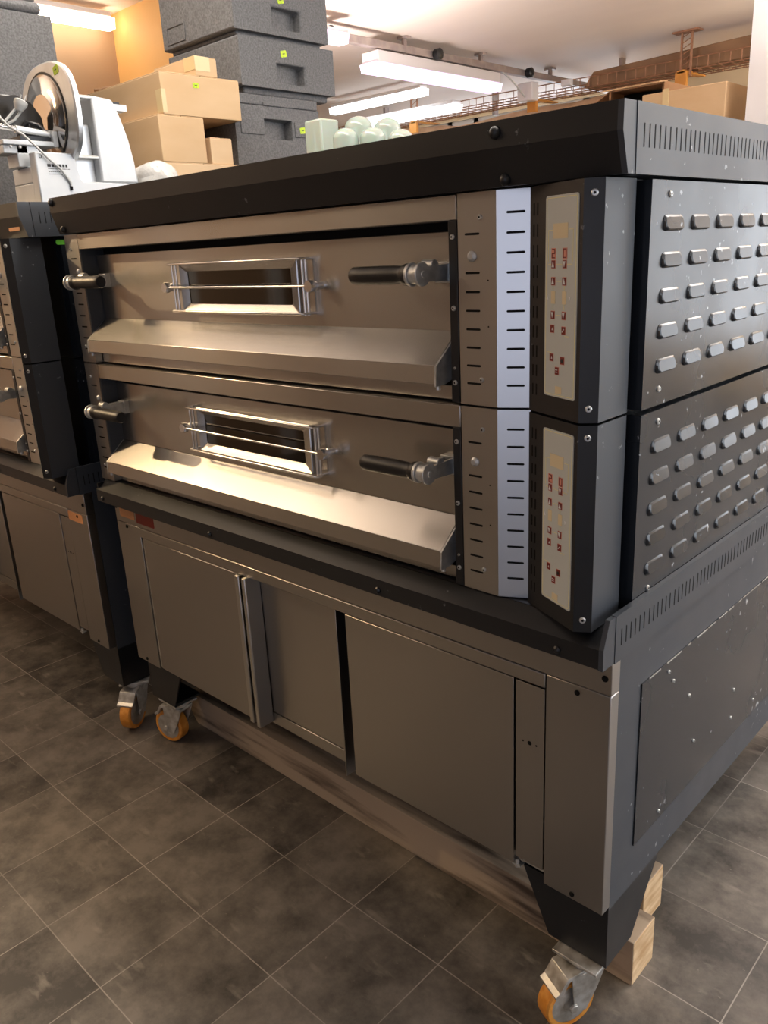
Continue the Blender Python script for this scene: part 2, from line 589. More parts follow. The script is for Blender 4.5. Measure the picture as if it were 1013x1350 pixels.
# pale strips and dark panels added behind the camera for the steel to reflect
b = mb('frame_white')
for x, wd in ((-2.3, 0.12), (-1.55, 0.2), (-0.7, 0.1), (-0.1, 0.22), (0.75, 0.12), (1.35, 0.2)):
    b.box(x, x + wd, -4.1, -4.04, 0, 2.7)
struct('reflection_strips_1', b)
b = mb('duct')
for x, wd in ((-2.05, 0.42), (-1.2, 0.38), (0.25, 0.4)):
    b.box(x, x + wd, -4.1, -4.06, 0, 2.1)
struct('reflection_panels_1', b)
b = mb('frame_white')
for y, wd in ((-3.6, 0.15), (-2.7, 0.1), (-2.0, 0.2), (-1.2, 0.1), (-0.6, 0.15)):
    b.box(-2.55, -2.50, y, y + wd, 0, 2.7)
struct('reflection_strips_2', b)
b = mb('duct')
for y, wd in ((-3.3, 0.5), (-1.75, 0.45)):
    b.box(-2.55, -2.52, y, y + wd, 0, 2.1)
struct('reflection_panels_2', b)
b = mb('wall_cream')
b.box(5.05, 5.2, -4.1, 0.3, 0, 2.7).box(5.05, 5.2, 4.5, 6.7, 0, 2.7)
b.box(5.05, 5.2, 0.3, 4.5, 0, 0.4).box(5.05, 5.2, 0.3, 4.5, 2.5, 2.7)
struct('wall_right', b)
b = mb('frame_white')
for y in (0.3, 1.68, 3.06, 4.44):
    b.box(5.1, 5.16, y, y + 0.06, 0.4, 2.5)
b.box(5.1, 5.16, 0.3, 4.5, 0.4, 0.46).box(5.1, 5.16, 0.3, 4.5, 2.44, 2.5)
struct('window_2', b)
b = mb('wall_cream')
b.box(-5.55, -4.6, 6.5, 6.7, 0, 2.7).box(-1.7, 2.95, 6.5, 6.7, 0, 2.7).box(4.85, 5.05, 6.5, 6.7, 0, 2.7).box(2.95, 4.85, 6.5, 6.7, 0, 0.45).box(2.95, 4.85, 6.5, 6.7, 2.45, 2.7)
b.box(-4.6, -1.7, 6.5, 6.7, 0, 1.9).box(-4.6, -1.7, 6.5, 6.7, 2.66, 2.7)
struct('wall_back', b)
b = mb('frame_white')
for x in (-4.6, -4.05, -3.7, -3.0, -2.4, -1.76):
    b.box(x, x + 0.06, 6.54, 6.62, 1.9, 2.66)
b.box(-4.6, -1.7, 6.54, 6.62, 1.9, 1.96).box(-4.6, -1.7, 6.54, 6.62, 2.60, 2.66)
struct('window_3', b)
b = mb('frame_white')
for x in (2.95, 3.87, 4.79):
    b.box(x, x + 0.06, 6.54, 6.62, 0.45, 2.45)
b.box(2.95, 4.85, 6.54, 6.62, 0.45, 0.51).box(2.95, 4.85, 6.54, 6.62, 2.39, 2.45)
struct('window_4', b)  # unseen window put in for the bright bands on the side panels
struct('trim_pillar', mb('pillar').box(0.487, 0.92, 3.0, 3.4, 0, 2.7))


# ---------------------------------------------------------------- the deck oven
YD = -0.0153
DEPTH = 1.29
ZT = (1.4625, 1.1485)
DH = 0.3125
P0, P1, P2 = Vector((1.351, -0.006, 0)), Vector((1.4625, -0.055, 0)), Vector((1.4845, -0.0407, 0))
KU = (P1 - P0).normalized()
KN = Vector((KU.y, -KU.x, 0))
KW = (P1 - P0).length
UP = Vector((0, 0, 1))


def quadpts(c, u, v, hu, hv):
    return [c - u * hu - v * hv, c + u * hu - v * hv, c + u * hu + v * hv, c - u * hu + v * hv]


def slab(b, c, u, v, n_, hu, hv, t0, t1):
    q = quadpts(c, u, v, hu, hv)
    b.loft([[p + n_ * t0 for p in q], [p + n_ * t1 for p in q]])


def rounded(hu, hv, r, k=4):
    pts = []
    for cx, cy, a0 in ((hu - r, hv - r, 0), (-hu + r, hv - r, PI / 2), (-hu + r, -hv + r, PI), (hu - r, -hv + r, 1.5 * PI)):
        for i in range(k + 1):
            a = a0 + PI / 2 * i / k
            pts.append((cx + r * math.cos(a), cy + r * math.sin(a)))
    return pts


def rslab(b, c, u, v, n_, hu, hv, r, t0, t1):
    pts = rounded(hu, hv, r)
    b.loft([[c + u * x + v * y + n_ * t for x, y in pts] for t in (t0, t1)])


def ring(b, c, u, v, n_, hu, hv, r, wd, t0, t1):
    o, i = rounded(hu, hv, r), rounded(hu - wd, hv - wd, max(r - wd, 0.0005))
    A = [[c + u * x + v * y + n_ * t for x, y in s] for s, t in ((o, t0), (o, t1), (i, t1), (i, t0), (o, t0))]
    b.loft(A, cap=False)


def glyph(b, ch, c, u, v, n_, h, t0, t1):
    """seven segment style digit"""
    seg = {'2': 'abged', '0': 'abcdef'}[ch]
    wv, s = h * 0.58, h * 0.12
    P = {'a': (0, h / 2, 1), 'g': (0, 0, 1), 'd': (0, -h / 2, 1), 'b': (wv / 2, h / 4, 0), 'c': (wv / 2, -h / 4, 0),
         'f': (-wv / 2, h / 4, 0), 'e': (-wv / 2, -h / 4, 0)}
    for k in seg:
        x, y, hor = P[k]
        slab(b, c + u * x + v * y, u, v, n_, (wv / 2 if hor else s / 2), (s / 2 if hor else h / 4), t0, t1)


def tri(b, c, u, v, n_, s, up, t0, t1):
    k = 1 if up else -1
    q = [c + u * (-s * 0.7) - v * (k * s), c + u * (s * 0.7) - v * (k * s), c + v * (k * s)]
    b.loft([[p + n_ * t0 for p in q], [p + n_ * t1 for p in q]])


def make_deck(root, zt):
    zb = zt - DH
    body = mb('black').box(0.0, 1.466, 0.055, DEPTH, zb, zt).build('deck_body', root)
    # stainless band over the door, left column, right column
    b = mb('steel').box(0.0545, 1.2275, YD, 0.05, zt - 0.037, zt - 0.001)
    b.build('front_band', root, 0.0012)
    mb('steel').box(0.0570, 1.2115, 0.004, 0.054, zb + 0.001, zt - 0.288).build('bottom_band', root, 0.001)
    lc = mb('steel_v').prism([(-0.035, 0.012), (-0.0125, YD), (0.0535, YD), (0.0535, 0.053), (-0.035, 0.053)], 'z', zb + 0.001, zt - 0.001)
    lc.mat('dark')
    for k in range(9):
        if k == 1:
            continue
        lc.stadium((0.022, YD, zt - 0.0575 - 0.0275 * k), (1, 0, 0), (0, 0, 1), 0.014, 0.0018, -0.001, 0.0004)
    lc = lc.build('left_column', root)
    for dz in (-0.035, -0.272):
        screw(lc, (0.012, YD, zt + dz), (0, -1, 0))
    mb('zinc').lathe([(0.0075, 0), (0.0075, 0.002), (0.004, 0.005)], (0.036, YD, zt - 0.0895), (0, -1, 0), 16).build('round_stud', lc)
    rc = mb('steel_v').prism([(1.2295, YD), (1.2996, YD), (1.3447, 0.0077), (1.3447, 0.052), (1.2295, 0.052)], 'z', zb + 0.001, zt - 0.001)
    rc.mat('dark')
    for k in range(9):
        if k == 1:
            continue
        rc.stadium((1.256, YD, zt - 0.0580 - 0.0275 * k), (1, 0, 0), (0, 0, 1), 0.0135, 0.0017, -0.001, 0.0004)
    cu = Vector((1.3447 - 1.2996, 0.0077 - YD, 0)).normalized()
    for k in range(10):
        rc.stadium(Vector((1.2996, YD, zt - 0.0315 - 0.0274 * k)) + cu * 0.028, cu, (0, 0, 1), 0.0135, 0.0017, -0.001, 0.0004)
    for z in (-0.124, -0.191):
        rc.stadium((1.2845, YD, zt + z), (1, 0, 0), (0, 0, 1), 0.0013, 0.0012, -0.001, 0.0004)
    rc = rc.build('right_column', root)
    for dz in (-0.0355, -0.2715):
        screw(rc, (1.271, YD, zt + dz), (0, -1, 0))
    mb('zinc').lathe([(0.0078, 0), (0.0078, 0.002), (0.0042, 0.0052)], (1.2555, YD, zt - 0.0895), (0, -1, 0), 16).build('round_stud', rc)
    # black jambs
    mb('grey_side').box(0.0545, 0.0575, YD + 0.0015, 0.053, zb + 0.025, zt - 0.0375).build('left_jamb', root)
    js = mb('black').box(1.2120, 1.2280, YD - 0.0012, 0.053, zb + 0.002, zt - 0.0375).build('right_jamb', root, 0.0008)
    for dz in (-0.0605, -0.1645, -0.279):
        screw(js, (1.220, YD - 0.0012, zt + dz), (0, -1, 0), 0.0042)
    screw(js, (1.220, YD - 0.0012, zt - 0.256), (0, -1, 0), 0.0022)
    # black sheet behind the door, standing in for shade in the gap above
    mb('dark').box(0.0575, 1.2118, 0.047, 0.0548, zb + 0.0245, zt - 0.0372).build('recess_shade_sheet', root)
    # door
    yd = 0.025
    door = mb('steel').box(0.0600, 1.2095, yd, 0.0465, zt - 0.209, zt - 0.0515).build('oven_door', root, 0.001)
    zc = zt - 0.1320
    fx, fh = (0.436, 0.828), 0.0505
    gx, gh = (0.4515, 0.7960), 0.034
    c = Vector(((fx[0] + fx[1]) / 2, 0, zc))
    U, V, N = Vector((1, 0, 0)), UP, Vector((0, -1, 0))
    hx = (fx[1] - fx[0]) / 2
    fr = mb('steel')
    gc = Vector(((gx[0] + gx[1]) / 2, 0, zc))
    ghx = (gx[1] - gx[0]) / 2
    rings = []
    for (cc, hu, hv, r, y) in ((c, hx, fh, 0.003, yd + 0.001), (c, hx, fh, 0.003, 0.013), (c, hx - 0.002, fh - 0.002, 0.003, 0.0115),
                               (gc, ghx, gh, 0.004, 0.0225), (gc, ghx, gh, 0.004, yd + 0.001)):
        rings.append([cc + U * x + V * z + Vector((0, y, 0)) for x, z in rounded(hu, hv, r)])
    fr.loft(rings, cap=False)
    fr.build('window_frame', door)
    pn = mb('pane')
    rslab(pn, gc + Vector((0, 0.0235, 0)), U, V, N, ghx + 0.001, gh + 0.001, 0.004, -0.001, 0.0005)
    pn.build('window_pane', door)
    # guard rail
    g = mb('chrome')
    yr = -0.003
    xl, xr = 0.416, 0.8495
    for dz in (0.0505, -0.0480):
        z = zc + dz
        g.tube([(xl, yd, z), (xl, yr + 0.004, z), (xl + 0.001, yr + 0.001, z), (xl + 0.004, yr, z), (xr - 0.004, yr, z),
                (xr - 0.001, yr + 0.001, z), (xr, yr + 0.004, z), (xr, yd, z)], 0.0026, 10)
    g.tube([(0.403, yr - 0.001, zc + 0.002), (0.876, yr - 0.001, zc + 0.002)], 0.0026, 10)
    for x in (xl + 0.003, xr - 0.001):
        for y in (0.006, 0.0145):
            g.tube([(x, y, zc - 0.052), (x, y, zc + 0.053)], 0.0026, 10)
    g.build('guard_rail', door)
    for x in (0.402, 0.8775):
        k = mb('chrome').lathe([(0.0075, -0.001), (0.0065, 0.006), (0.0065, 0.010), (0.0085, 0.011), (0.0085, 0.016), (0.0068, 0.017),
                                (0.0068, 0.022), (0.0110, 0.023), (0.0115, 0.031), (0.0100, 0.0345)], (x, yd, zc + 0.002), (0, -1, 0), 20)
        k.build('rail_knob', door)
    # handles: forked bracket off the door, round knuckle, black grip towards the middle
    zh = zt - 0.1120
    for sx, root_x, yk in ((-1, 1.176, -0.050), (1, 0.096, -0.066)):
        h = mb('zinc')
        kx = root_x + sx * -0.002
        h.box(root_x - 0.016, root_x + 0.016, 0.012, yd + 0.002, zh - 0.016, zh + 0.016)
        for o in (-0.010, 0.010):
            x = root_x + o
            h.prism([(0.016, zh - 0.0135), (yk + 0.012, zh - 0.0115), (yk + 0.012, zh + 0.0115), (0.016, zh + 0.0135)], 'x', x - 0.0028, x + 0.0028)
            h.cyl((x - 0.003, yk, zh), (x + 0.003, yk, zh), 0.0178, 24)
        h.cyl((root_x - 0.0145, yk, zh), (root_x + 0.0145, yk, zh), 0.0055, 16)
        h.cyl((root_x - 0.007, yk, zh), (root_x + 0.007, yk, zh), 0.0150, 20)
        # return spring barrel behind the knuckle
        h.cyl((root_x - 0.012, yk + 0.030, zh + 0.012), (root_x + 0.012, yk + 0.030, zh + 0.012), 0.0088, 16)
        h.build('handle_bracket', door, 0.001)
        a = Vector((root_x + sx * 0.0125, yk, zh))
        mb('rubber').lathe([(0.0150, 0), (0.0168, 0.001), (0.0168, 0.008), (0.0142, 0.012), (0.0134, 0.018), (0.0142, 0.030), (0.0146, 0.060),
                            (0.0142, 0.104), (0.0138, 0.122), (0.0120, 0.1255)], a, (sx, 0, 0), 24).build('handle_grip', door)
    # landing sill under the door
    s = mb('steel').prism([(0.0235, zt - 0.2035), (-0.0325, zt - 0.2520), (-0.0345, zt - 0.2815), (-0.0315, zt - 0.2825), (-0.0295, zt - 0.2535),
                           (0.0235, zt - 0.2080)], 'x', 0.062, 1.192)
    s = s.build('landing_sill', root, 0.0006)
    for x0, x1 in ((0.0585, 0.062), (1.192, 1.1955)):
        e = mb('zinc').prism([(0.0240, zt - 0.2050), (-0.0335, zt - 0.2530), (-0.0355, zt - 0.2850), (-0.010, zt - 0.2835), (0.012, zt - 0.2760), (0.0240, zt - 0.255)], 'x', x0, x1)
        e.build('end_plate', s)
        mb('zinc').cyl((x0 - 0.003, -0.022, zt - 0.2920), (x0 - 0.003, -0.022, zt - 0.2800), 0.004, 12).build('foot_stud', s)
    # control box
    cb = mb('black').prism([(P0.x, P0.y), (P1.x, P1.y), (P2.x, P2.y)] + [(P2.x - 0.0006, 0.0402), (P0.x, 0.052)], 'z', zb + 0.001, zt - 0.001)
    cb.mat('grey_side').prism([(P2.x - 0.003, P2.y), (P2.x, P2.y), (P2.x, 0.0402), (P2.x - 0.003, 0.0402)], 'z', zb + 0.0012, zt - 0.0012)
    cb.mat('dark')
    for uu in (0.0095, 0.0185):
        for k in range(10):
            cb.stadium(P0 + KU * uu + Vector((0, 0, zt - 0.031 - 0.0275 * k)), UP, -KU, 0.0085, 0.0013, -0.001, 0.0004)
    cb = cb.build('control_panel', root)
    fn = Vector((P2.y - P1.y, P1.x - P2.x, 0)).normalized()
    for dz in (-0.0185, -0.292):
        screw(cb, (P1 + P2) / 2 + Vector((0, 0, zt + dz)), fn, 0.0048)
    u0, u1, zt1, zb1 = 0.040, 0.1135, zt - 0.0165, zt - 0.2825
    kw, kh = u1 - u0, zt1 - zb1

    def K(a, bb):
        return P0 + KU * (u0 + kw * a) + Vector((0, 0, zt1 - kh * bb))
    kp = mb('keypad')
    rslab(kp, K(0.5, 0.5), KU, UP, KN, kw / 2, kh / 2, 0.004, -0.0005, 0.0012)
    kp.mat('keypad_line')
    ring(kp, K(0.5, 0.5), KU, UP, KN, kw / 2 - 0.0025, kh / 2 - 0.0025, 0.004, 0.0009, 0.001, 0.0015)
    for (a, bb, hu, hv) in ((0.10, 0.24, 0.0004, 0.020), (0.86, 0.24, 0.0004, 0.020), (0.17, 0.163, 0.005, 0.0004), (0.80, 0.163, 0.005, 0.0004),
                            (0.445, 0.327, 0.007, 0.0004), (0.16, 0.327, 0.004, 0.0004), (0.77, 0.327, 0.006, 0.0004), (0.445, 0.41, 0.006, 0.0004),
                            (0.445, 0.578, 0.006, 0.0004), (0.27, 0.447, 0.0004, 0.004), (0.62, 0.447, 0.0004, 0.004),
                            (0.27, 0.535, 0.0004, 0.004), (0.62, 0.535, 0.0004, 0.004), (0.72, 0.68, 0.005, 0.0004), (0.17, 0.77, 0.005, 0.0004)):
        slab(kp, K(a, bb), KU, UP, KN, hu, hv, 0.001, 0.0015)
    kp.mat('display')
    slab(kp, K(0.475, 0.168), KU, UP, KN, kw * 0.225, 0.0095, 0.001, 0.0016)
    slab(kp, K(0.27, 0.49), KU, UP, KN, kw * 0.065, 0.0085, 0.001, 0.0016)
    slab(kp, K(0.62, 0.49), KU, UP, KN, kw * 0.065, 0.0085, 0.001, 0.0016)
    slab(kp, K(0.48, 0.962), KU, UP, KN, kw * 0.10, 0.0052, 0.001, 0.0016)
    kp.mat('white')
    tri(kp, K(0.09, 0.49), KU, UP, KN, 0.0030, True, 0.001, 0.0016)
    tri(kp, K(0.79, 0.495), KU, UP, KN, 0.0030, False, 0.001, 0.0016)
    kp.build('keypad', cb)
    for a, ch in ((0.27, '2'), (0.62, '0')):
        k = mb('key_edge')
        slab(k, K(a, 0.275), KU, UP, KN, 0.0052, 0.0070, 0.001, 0.0016)
        k.mat('key_red')
        glyph(k, ch, K(a, 0.275), KU, UP, KN, 0.0108, 0.0015, 0.0020)
        k.build('digit_display', cb)
    for a, bb, kind in ((0.27, 0.327, 1), (0.62, 0.327, -1), (0.27, 0.41, 1), (0.62, 0.41, 1), (0.27, 0.578, -1), (0.62, 0.578, -1), (0.26, 0.648, 0),
                        (0.62, 0.652, 2), (0.25, 0.795, 0), (0.60, 0.805, 3), (0.43, 0.862, 4)):
        k = mb('key_edge')
        slab(k, K(a, bb), KU, UP, KN, 0.0046, 0.0056, 0.001, 0.0016)
        k.mat('key_red')
        slab(k, K(a, bb), KU, UP, KN, 0.0039, 0.0049, 0.0014, 0.0022)
        k.mat('white')
        if kind in (1, -1):
            tri(k, K(a, bb), KU, UP, KN, 0.0038, kind == 1, 0.002, 0.0027)
        elif kind == 0:
            tri(k, K(a + 0.02, bb), KU, UP, KN, 0.0018, True, 0.002, 0.0027)
        elif kind == 2:
            d = (KU + UP).normalized()
            slab(k, K(a, bb), d, d.cross(KN), KN, 0.0030, 0.0006, 0.002, 0.0027)
        elif kind == 3:
            k.mat('black_print')
            rslab(k, K(a, bb), KU, UP, KN, 0.0026, 0.0026, 0.0024, 0.002, 0.0027)
        else:
            slab(k, K(a, bb + 0.006), KU, UP, KN, 0.0024, 0.0005, 0.002, 0.0027)
            slab(k, K(a, bb - 0.006), KU, UP, KN, 0.0024, 0.0005, 0.002, 0.0027)
        k.build('key', cb)
    # louvred side panel
    xs = 1.500
    sp = mb('black_side').box(1.468, xs, 0.054, DEPTH, zb + 0.003, zt - 0.003)
    for r in range(5):
        for k in range(13):
            cy, cz = 0.1215 + 0.0895 * k, zt - 0.0575 - 0.0487 * r
            rings = []
            for hy, hz, lo_, hi_ in ((0.0315, 0.0108, -0.001, -0.001), (0.0310, 0.0105, 0.0012, 0.0006), (0.0285, 0.0092, 0.0046, 0.0016), (0.0265, 0.0078, 0.0058, 0.0024)):
                pts = rounded(hy, hz, min(hz * 0.8, 0.008), 3)
                rings.append([(xs + lo_ + (hi_ - lo_) * (z + hz) / (2 * hz), cy + a, cz + z) for a, z in pts])
            sp.loft(rings)
    sp = sp.build('side_panel', root)
    for y, dz in ((0.108, -0.0205), (0.104, -0.286)):
        screw(sp, (xs, y, zt + dz), (1, 0, 0), 0.0048)


def slots_x(b, x, z0, z1):
    b.mat('dark')
    for g in range(13):
        for k in range(6):
            y = 0.006 + 0.0905 * g + 0.0146 * k
            b.stadium((x, y, (z0 + z1) / 2), (0, 0, 1), (0, -1, 0), (z1 - z0) / 2, 0.0011, -0.001, 0.0004, 3)


def make_caster(root, x, y, ang, name='caster'):
    ca, sa = math.cos(ang), math.sin(ang)
    roll, axl = Vector((ca, sa, 0)), Vector((-sa, ca, 0))
    top = Vector((x, y, 0.150))
    wc = Vector((x, y, 0.0525)) + roll * 0.038
    f = mb('zinc_dirty')
    slab(f, top + Vector((0, 0, -0.003)), Vector((1, 0, 0)), Vector((0, 1, 0)), UP, 0.045, 0.038, -0.003, 0.003)
    f.lathe([(0.030, 0), (0.030, 0.014), (0.024, 0.018)], top - UP * 0.022, (0, 0, 1), 20)
    # fork: crown and two cheeks
    slab(f, top - UP * 0.026 + roll * 0.006, roll, axl, UP, 0.036, 0.025, -0.004, 0.004)
    for s in (-1, 1):
        o = axl * (0.0245 * s)
        pts = [(-0.030, 0.124), (0.042, 0.124), (0.040, 0.085), (0.034, 0.040), (0.010, 0.038), (-0.012, 0.080)]
        rings = [[Vector((x, y, 0)) + roll * a + UP * z + o + axl * t for a, z in pts] for t in (-0.0016, 0.0016)]
        f.loft(rings)
        f.cyl(wc + o, wc + o + axl * (0.006 * s), 0.009, 6)
    f = f.build(name, root, 0.001)
    t = mb('tyre').lathe([(0.040, -0.0170), (0.0485, -0.0175), (0.0518, -0.0145), (0.0525, 0.0), (0.0518, 0.0145), (0.0485, 0.0175), (0.040, 0.0170)], wc, axl, 36, cap=False)
    t.build('tyre', f)
    h = mb('zinc_dirty').lathe([(0.0405, -0.0165), (0.034, -0.014), (0.030, -0.008), (0.016, -0.009), (0.015, -0.017), (0.015, 0.017), (0.016, 0.009), (0.030, 0.008), (0.034, 0.014), (0.0405, 0.0165)],
                               wc, axl, 36)
    h.build('wheel_hub', f)
    bp = mb('zinc_dirty')
    q = [(0.010, 0.134), (0.052, 0.126), (0.068, 0.100), (0.078, 0.094), (0.077, 0.089), (0.062, 0.094), (0.048, 0.118), (0.010, 0.128)]
    bp.loft([[Vector((x, y, 0)) + roll * a + UP * z + axl * t_ for a, z in q] for t_ in (-0.027, 0.027)])
    bp.build('brake_pedal', f, 0.001)
    return f


def make_oven(label, casters):
    root = empty('pizza_oven')
    tag(root, label, 'oven')
    # hood
    h = mb('black').prism([(-0.045, 1.546), (-0.0455, 1.512), (-0.030, 1.4635), (-0.026, 1.4635), (-0.0415, 1.512), (-0.041, 1.546)], 'x', 0.0, 1.5005)
    h.box(0.0, 1.5005, -0.041, DEPTH, 1.541, 1.546)
    h.box(0.0, 0.006, -0.030, DEPTH, 1.4635, 1.541)
    h.box(0.006, 1.5005, DEPTH - 0.006, DEPTH, 1.4635, 1.541)
    h.box(0.006, 1.5, 0.0, DEPTH - 0.006, 1.4635, 1.470)
    h.mat('grey_side').prism([(-0.046, 1.5458), (-0.0465, 1.512), (-0.0305, 1.4635), (-0.0130, 1.4635), (-0.0150, 1.5458)], 'x', 1.5005, 1.5085)
    h.prism([(-0.0140, 1.5458), (-0.0120, 1.4632), (DEPTH, 1.4632), (DEPTH, 1.5458)], 'x', 1.5005, 1.5095)
    slots_x(h, 1.5095, 1.4945, 1.5225)
    h = h.build('hood', root)
    for x, z, y in ((1.32, 1.531, -0.0452), (1.328, 1.472, -0.0327), (0.012, 1.535, -0.0452), (0.03, 1.4735, -0.0332)):
        mb('black').lathe([(0.0085, 0), (0.0085, 0.002), (0.0055, 0.0065), (0.002, 0.0078)], (x, y, z), (0, -1, 0), 16).build('bolt', h)
    for zt in ZT:
        make_deck(root, zt)
    # flared lower hood between decks and cabinet
    s = mb('black').prism([(-0.012, 0.8350), (-0.045, 0.8140), (-0.0455, 0.7820), (-0.0415, 0.7820), (-0.041, 0.8120), (-0.010, 0.8315)], 'x', 0.0, 1.5005)
    s.box(0.0, 1.5005, -0.010, DEPTH, 0.8300, 0.8350)
    s.box(0.0, 0.006, -0.041, DEPTH, 0.782, 0.830)
    s.box(0.006, 1.4995, DEPTH - 0.006, DEPTH, 0.782, 0.830)
    s.mat('grey_side').prism([(-0.0300, 0.8580), (-0.046, 0.8160), (-0.0465, 0.7815), (-0.0130, 0.7815), (-0.0130, 0.8580)], 'x', 1.5008, 1.5085)
    s.prism([(-0.0120, 0.8585), (-0.0120, 0.7800), (DEPTH, 0.7800), (DEPTH, 0.8585)], 'x', 1.5008, 1.5095)
    slots_x(s, 1.5095, 0.8050, 0.8330)
    s = s.build('lower_hood', root)
    for x in (0.03, 0.52, 1.05, 1.43):
        mb('black').lathe([(0.0065, 0), (0.0065, 0.002), (0.003, 0.005)], (x, -0.0454, 0.793), (0, -1, 0), 14).build('bolt', s)
    # cabinet
    c = mb('black').box(0.002, 1.4965, 0.045, DEPTH, 0.283, 0.830)
    c.box(1.4700, 1.4965, 0.0255, 0.045, 0.283, 0.830).box(0.002, 0.03, 0.0255, 0.045, 0.283, 0.830)
    c.mat('grey_side').box(1.4965, 1.4985, 0.0262, DEPTH, 0.282, 0.7815)
    c = c.build('cabinet_body', root)
    sp = mb('black_side').box(1.4985, 1.5010, 0.104, DEPTH - 0.06, 0.369, 0.6905)
    sp.mat('zinc_dirty')
    rr = random.Random(5)
    y = 0.13
    while y < 1.2:
        q = rr.uniform(0.01, 0.06)
        sp.box(1.5004, 1.50115, y, min(y + q, 1.22), 0.6892 - rr.uniform(0, 0.001), 0.6907)
        y += q + rr.uniform(0.002, 0.03)
    sp = sp.build('side_panel', root)
    for y, z in ((0.198, 0.386), (0.204, 0.67), (0.225, 0.643), (0.30, 0.579), (0.531, 0.485), (0.528, 0.42), (0.337, 0.463), (0.657, 0.402)):
        screw(sp, (1.5010, y, z), (1, 0, 0), 0.0036)
    tr = mb('steel_base').box(0.0, 1.500, 0.0, 0.026, 0.7150, 0.7815).build('top_rail', root, 0.0012)
    screw(tr, (1.4885, 0.0, 0.743), (0, -1, 0), 0.0055, 'dark')
    screw(tr, (0.0085, 0.0, 0.755), (0, -1, 0), 0.005, 'dark')
    mb('steel_base').box(0.1185, 1.3820, -0.0020, 0.026, 0.6880, 0.7145).build('header_strip', root, 0.0018)
    for x0, x1, s1, s2 in ((0.0, 0.1170, (0.052, 0.705), (0.052, 0.302)), (1.3832, 1.500, (1.441, 0.701), (1.441, 0.302))):
        p = mb('steel_base').box(x0, x1, 0.0, 0.0255, 0.2910, 0.7140).build('corner_panel', root, 0.0015)
        for q in (s1, s2):
            screw(p, (q[0], 0.0, q[1]), (0, -1, 0), 0.0048, 'dark')
    # left door with its bent pull, sliding middle door with pull, post, right door, filler
    d = mb('steel_base').box(0.1290, 0.5440, 0.0, 0.024, 0.2975, 0.6860).build('cabinet_door', root, 0.001)
    mb('chrome').cyl((0.1225, 0.004, 0.299), (0.1225, 0.004, 0.680), 0.0022, 8).build('hinge_rod', d)
    mb('steel_v').prism([(0.5445, -0.0110), (0.5445, 0.0240), (0.5610, 0.0240), (0.5610, -0.0110)], 'z', 0.2960, 0.6870).build('door_pull', d, 0.003)
    mb('zinc').cyl((0.140, 0.012, 0.289), (0.140, 0.012, 0.299), 0.005, 10).build('hinge_pin', d)
    d2 = mb('steel_base').box(0.5850, 0.8720, 0.030, 0.044, 0.3220, 0.6860)
    d2.box(0.5850, 0.8720, 0.028, 0.044, 0.2900, 0.3205)
    d2 = d2.build('cabinet_door', root, 0.001)
    mb('steel_v').prism([(0.5760, 0.0290), (0.5760, -0.0150), (0.5900, -0.0150), (0.5900, 0.0290)], 'z', 0.2950, 0.6880).build('door_pull', d2, 0.003)
    mb('steel_base').prism([(0.8725, 0.0440), (0.8725, 0.0), (0.8765, 0.0), (0.8765, 0.0300), (0.9000, 0.0400), (0.9000, 0.0440)], 'z', 0.2840, 0.6865).build('door_post', root, 0.0008)
    d3 = mb('steel_base').box(0.9050, 1.3185, 0.0, 0.024, 0.3010, 0.6855).build('cabinet_door', root, 0.001)
    k = mb('zinc').cyl((1.322, 0.008, 0.289), (1.322, 0.008, 0.307), 0.0045, 10)
    k.box(1.314, 1.332, 0.002, 0.016, 0.2945, 0.2975)
    k.build('hinge_pin', d3)
    fl = mb('steel_base').box(1.3225, 1.3800, 0.0015, 0.024, 0.3170, 0.6830)
    fl.mat('dark')
    for x, r in ((1.351, 0.0042), (1.3375, 0.0018), (1.3645, 0.0018)):
        fl.lathe([(r, 0), (r, 0.0004)], (x, 0.0015, 0.569), (0, -1, 0), 14)
    fl.build('filler_panel', root, 0.0008)
    # four splayed legs of folded plate
    for sx in (0, 1):
        for sy in (0, 1):
            def X(x):
                return x if sx else 1.4985 - x

            def Y(y):
                return y if not sy else DEPTH + 0.026 - y
            l_ = mb('black')
            l_.prism([(X(1.322), 0.283), (X(1.380), 0.153), (X(1.4965), 0.153), (X(1.4965), 0.283)], 'y', Y(0.0265), Y(0.0310))
            l_.prism([(Y(0.0262), 0.282), (Y(0.0262), 0.1525), (Y(0.120), 0.1525), (Y(0.218), 0.282)], 'x', X(1.4935), X(1.4980))
            l_.box(min(X(1.385), X(1.494)), max(X(1.385), X(1.494)), min(Y(0.031), Y(0.118)), max(Y(0.031), Y(0.118)), 0.153, 0.158)
            l_.build('leg', root)
    for x, y, a in casters:
        make_caster(root, x, y, a)
    return root


oven = make_oven('large black and steel double-deck pizza oven in the foreground, raised over a long timber beam',
                 [(1.446, 0.042, math.radians(245)), (0.072, 0.066, math.radians(195)), (1.44, 1.22, 1.2), (0.06, 1.22, 2.0)])
twin = copy_tree(oven)
twin.location = (-1.61, -0.033, 0)
tag(twin, 'black double-deck pizza oven cut off by the left picture edge')
nc = 0
for ch in twin.children:
    if ch.name.startswith('control_panel'):
        ch.location.y = -0.030
    if ch.name.startswith('caster'):
        nc += 1
        if nc == 1:
            x, y = 1.446, 0.042
            ch.matrix_local = Matrix.Translation((1.466, 0.082, 0)) @ Matrix.Rotation(math.radians(-60 - 245), 4, 'Z') @ Matrix.Translation((-x, -y, 0))


def sticker(name, mat, parent, x0, x1, y, z0, z1):
    b = mb(mat)
    rslab(b, Vector(((x0 + x1) / 2, y, (z0 + z1) / 2)), Vector((1, 0, 0)), UP, Vector((0, -1, 0)), (x1 - x0) / 2, (z1 - z0) / 2, 0.004, 0, 0.0006)
    return b.build(name, parent)


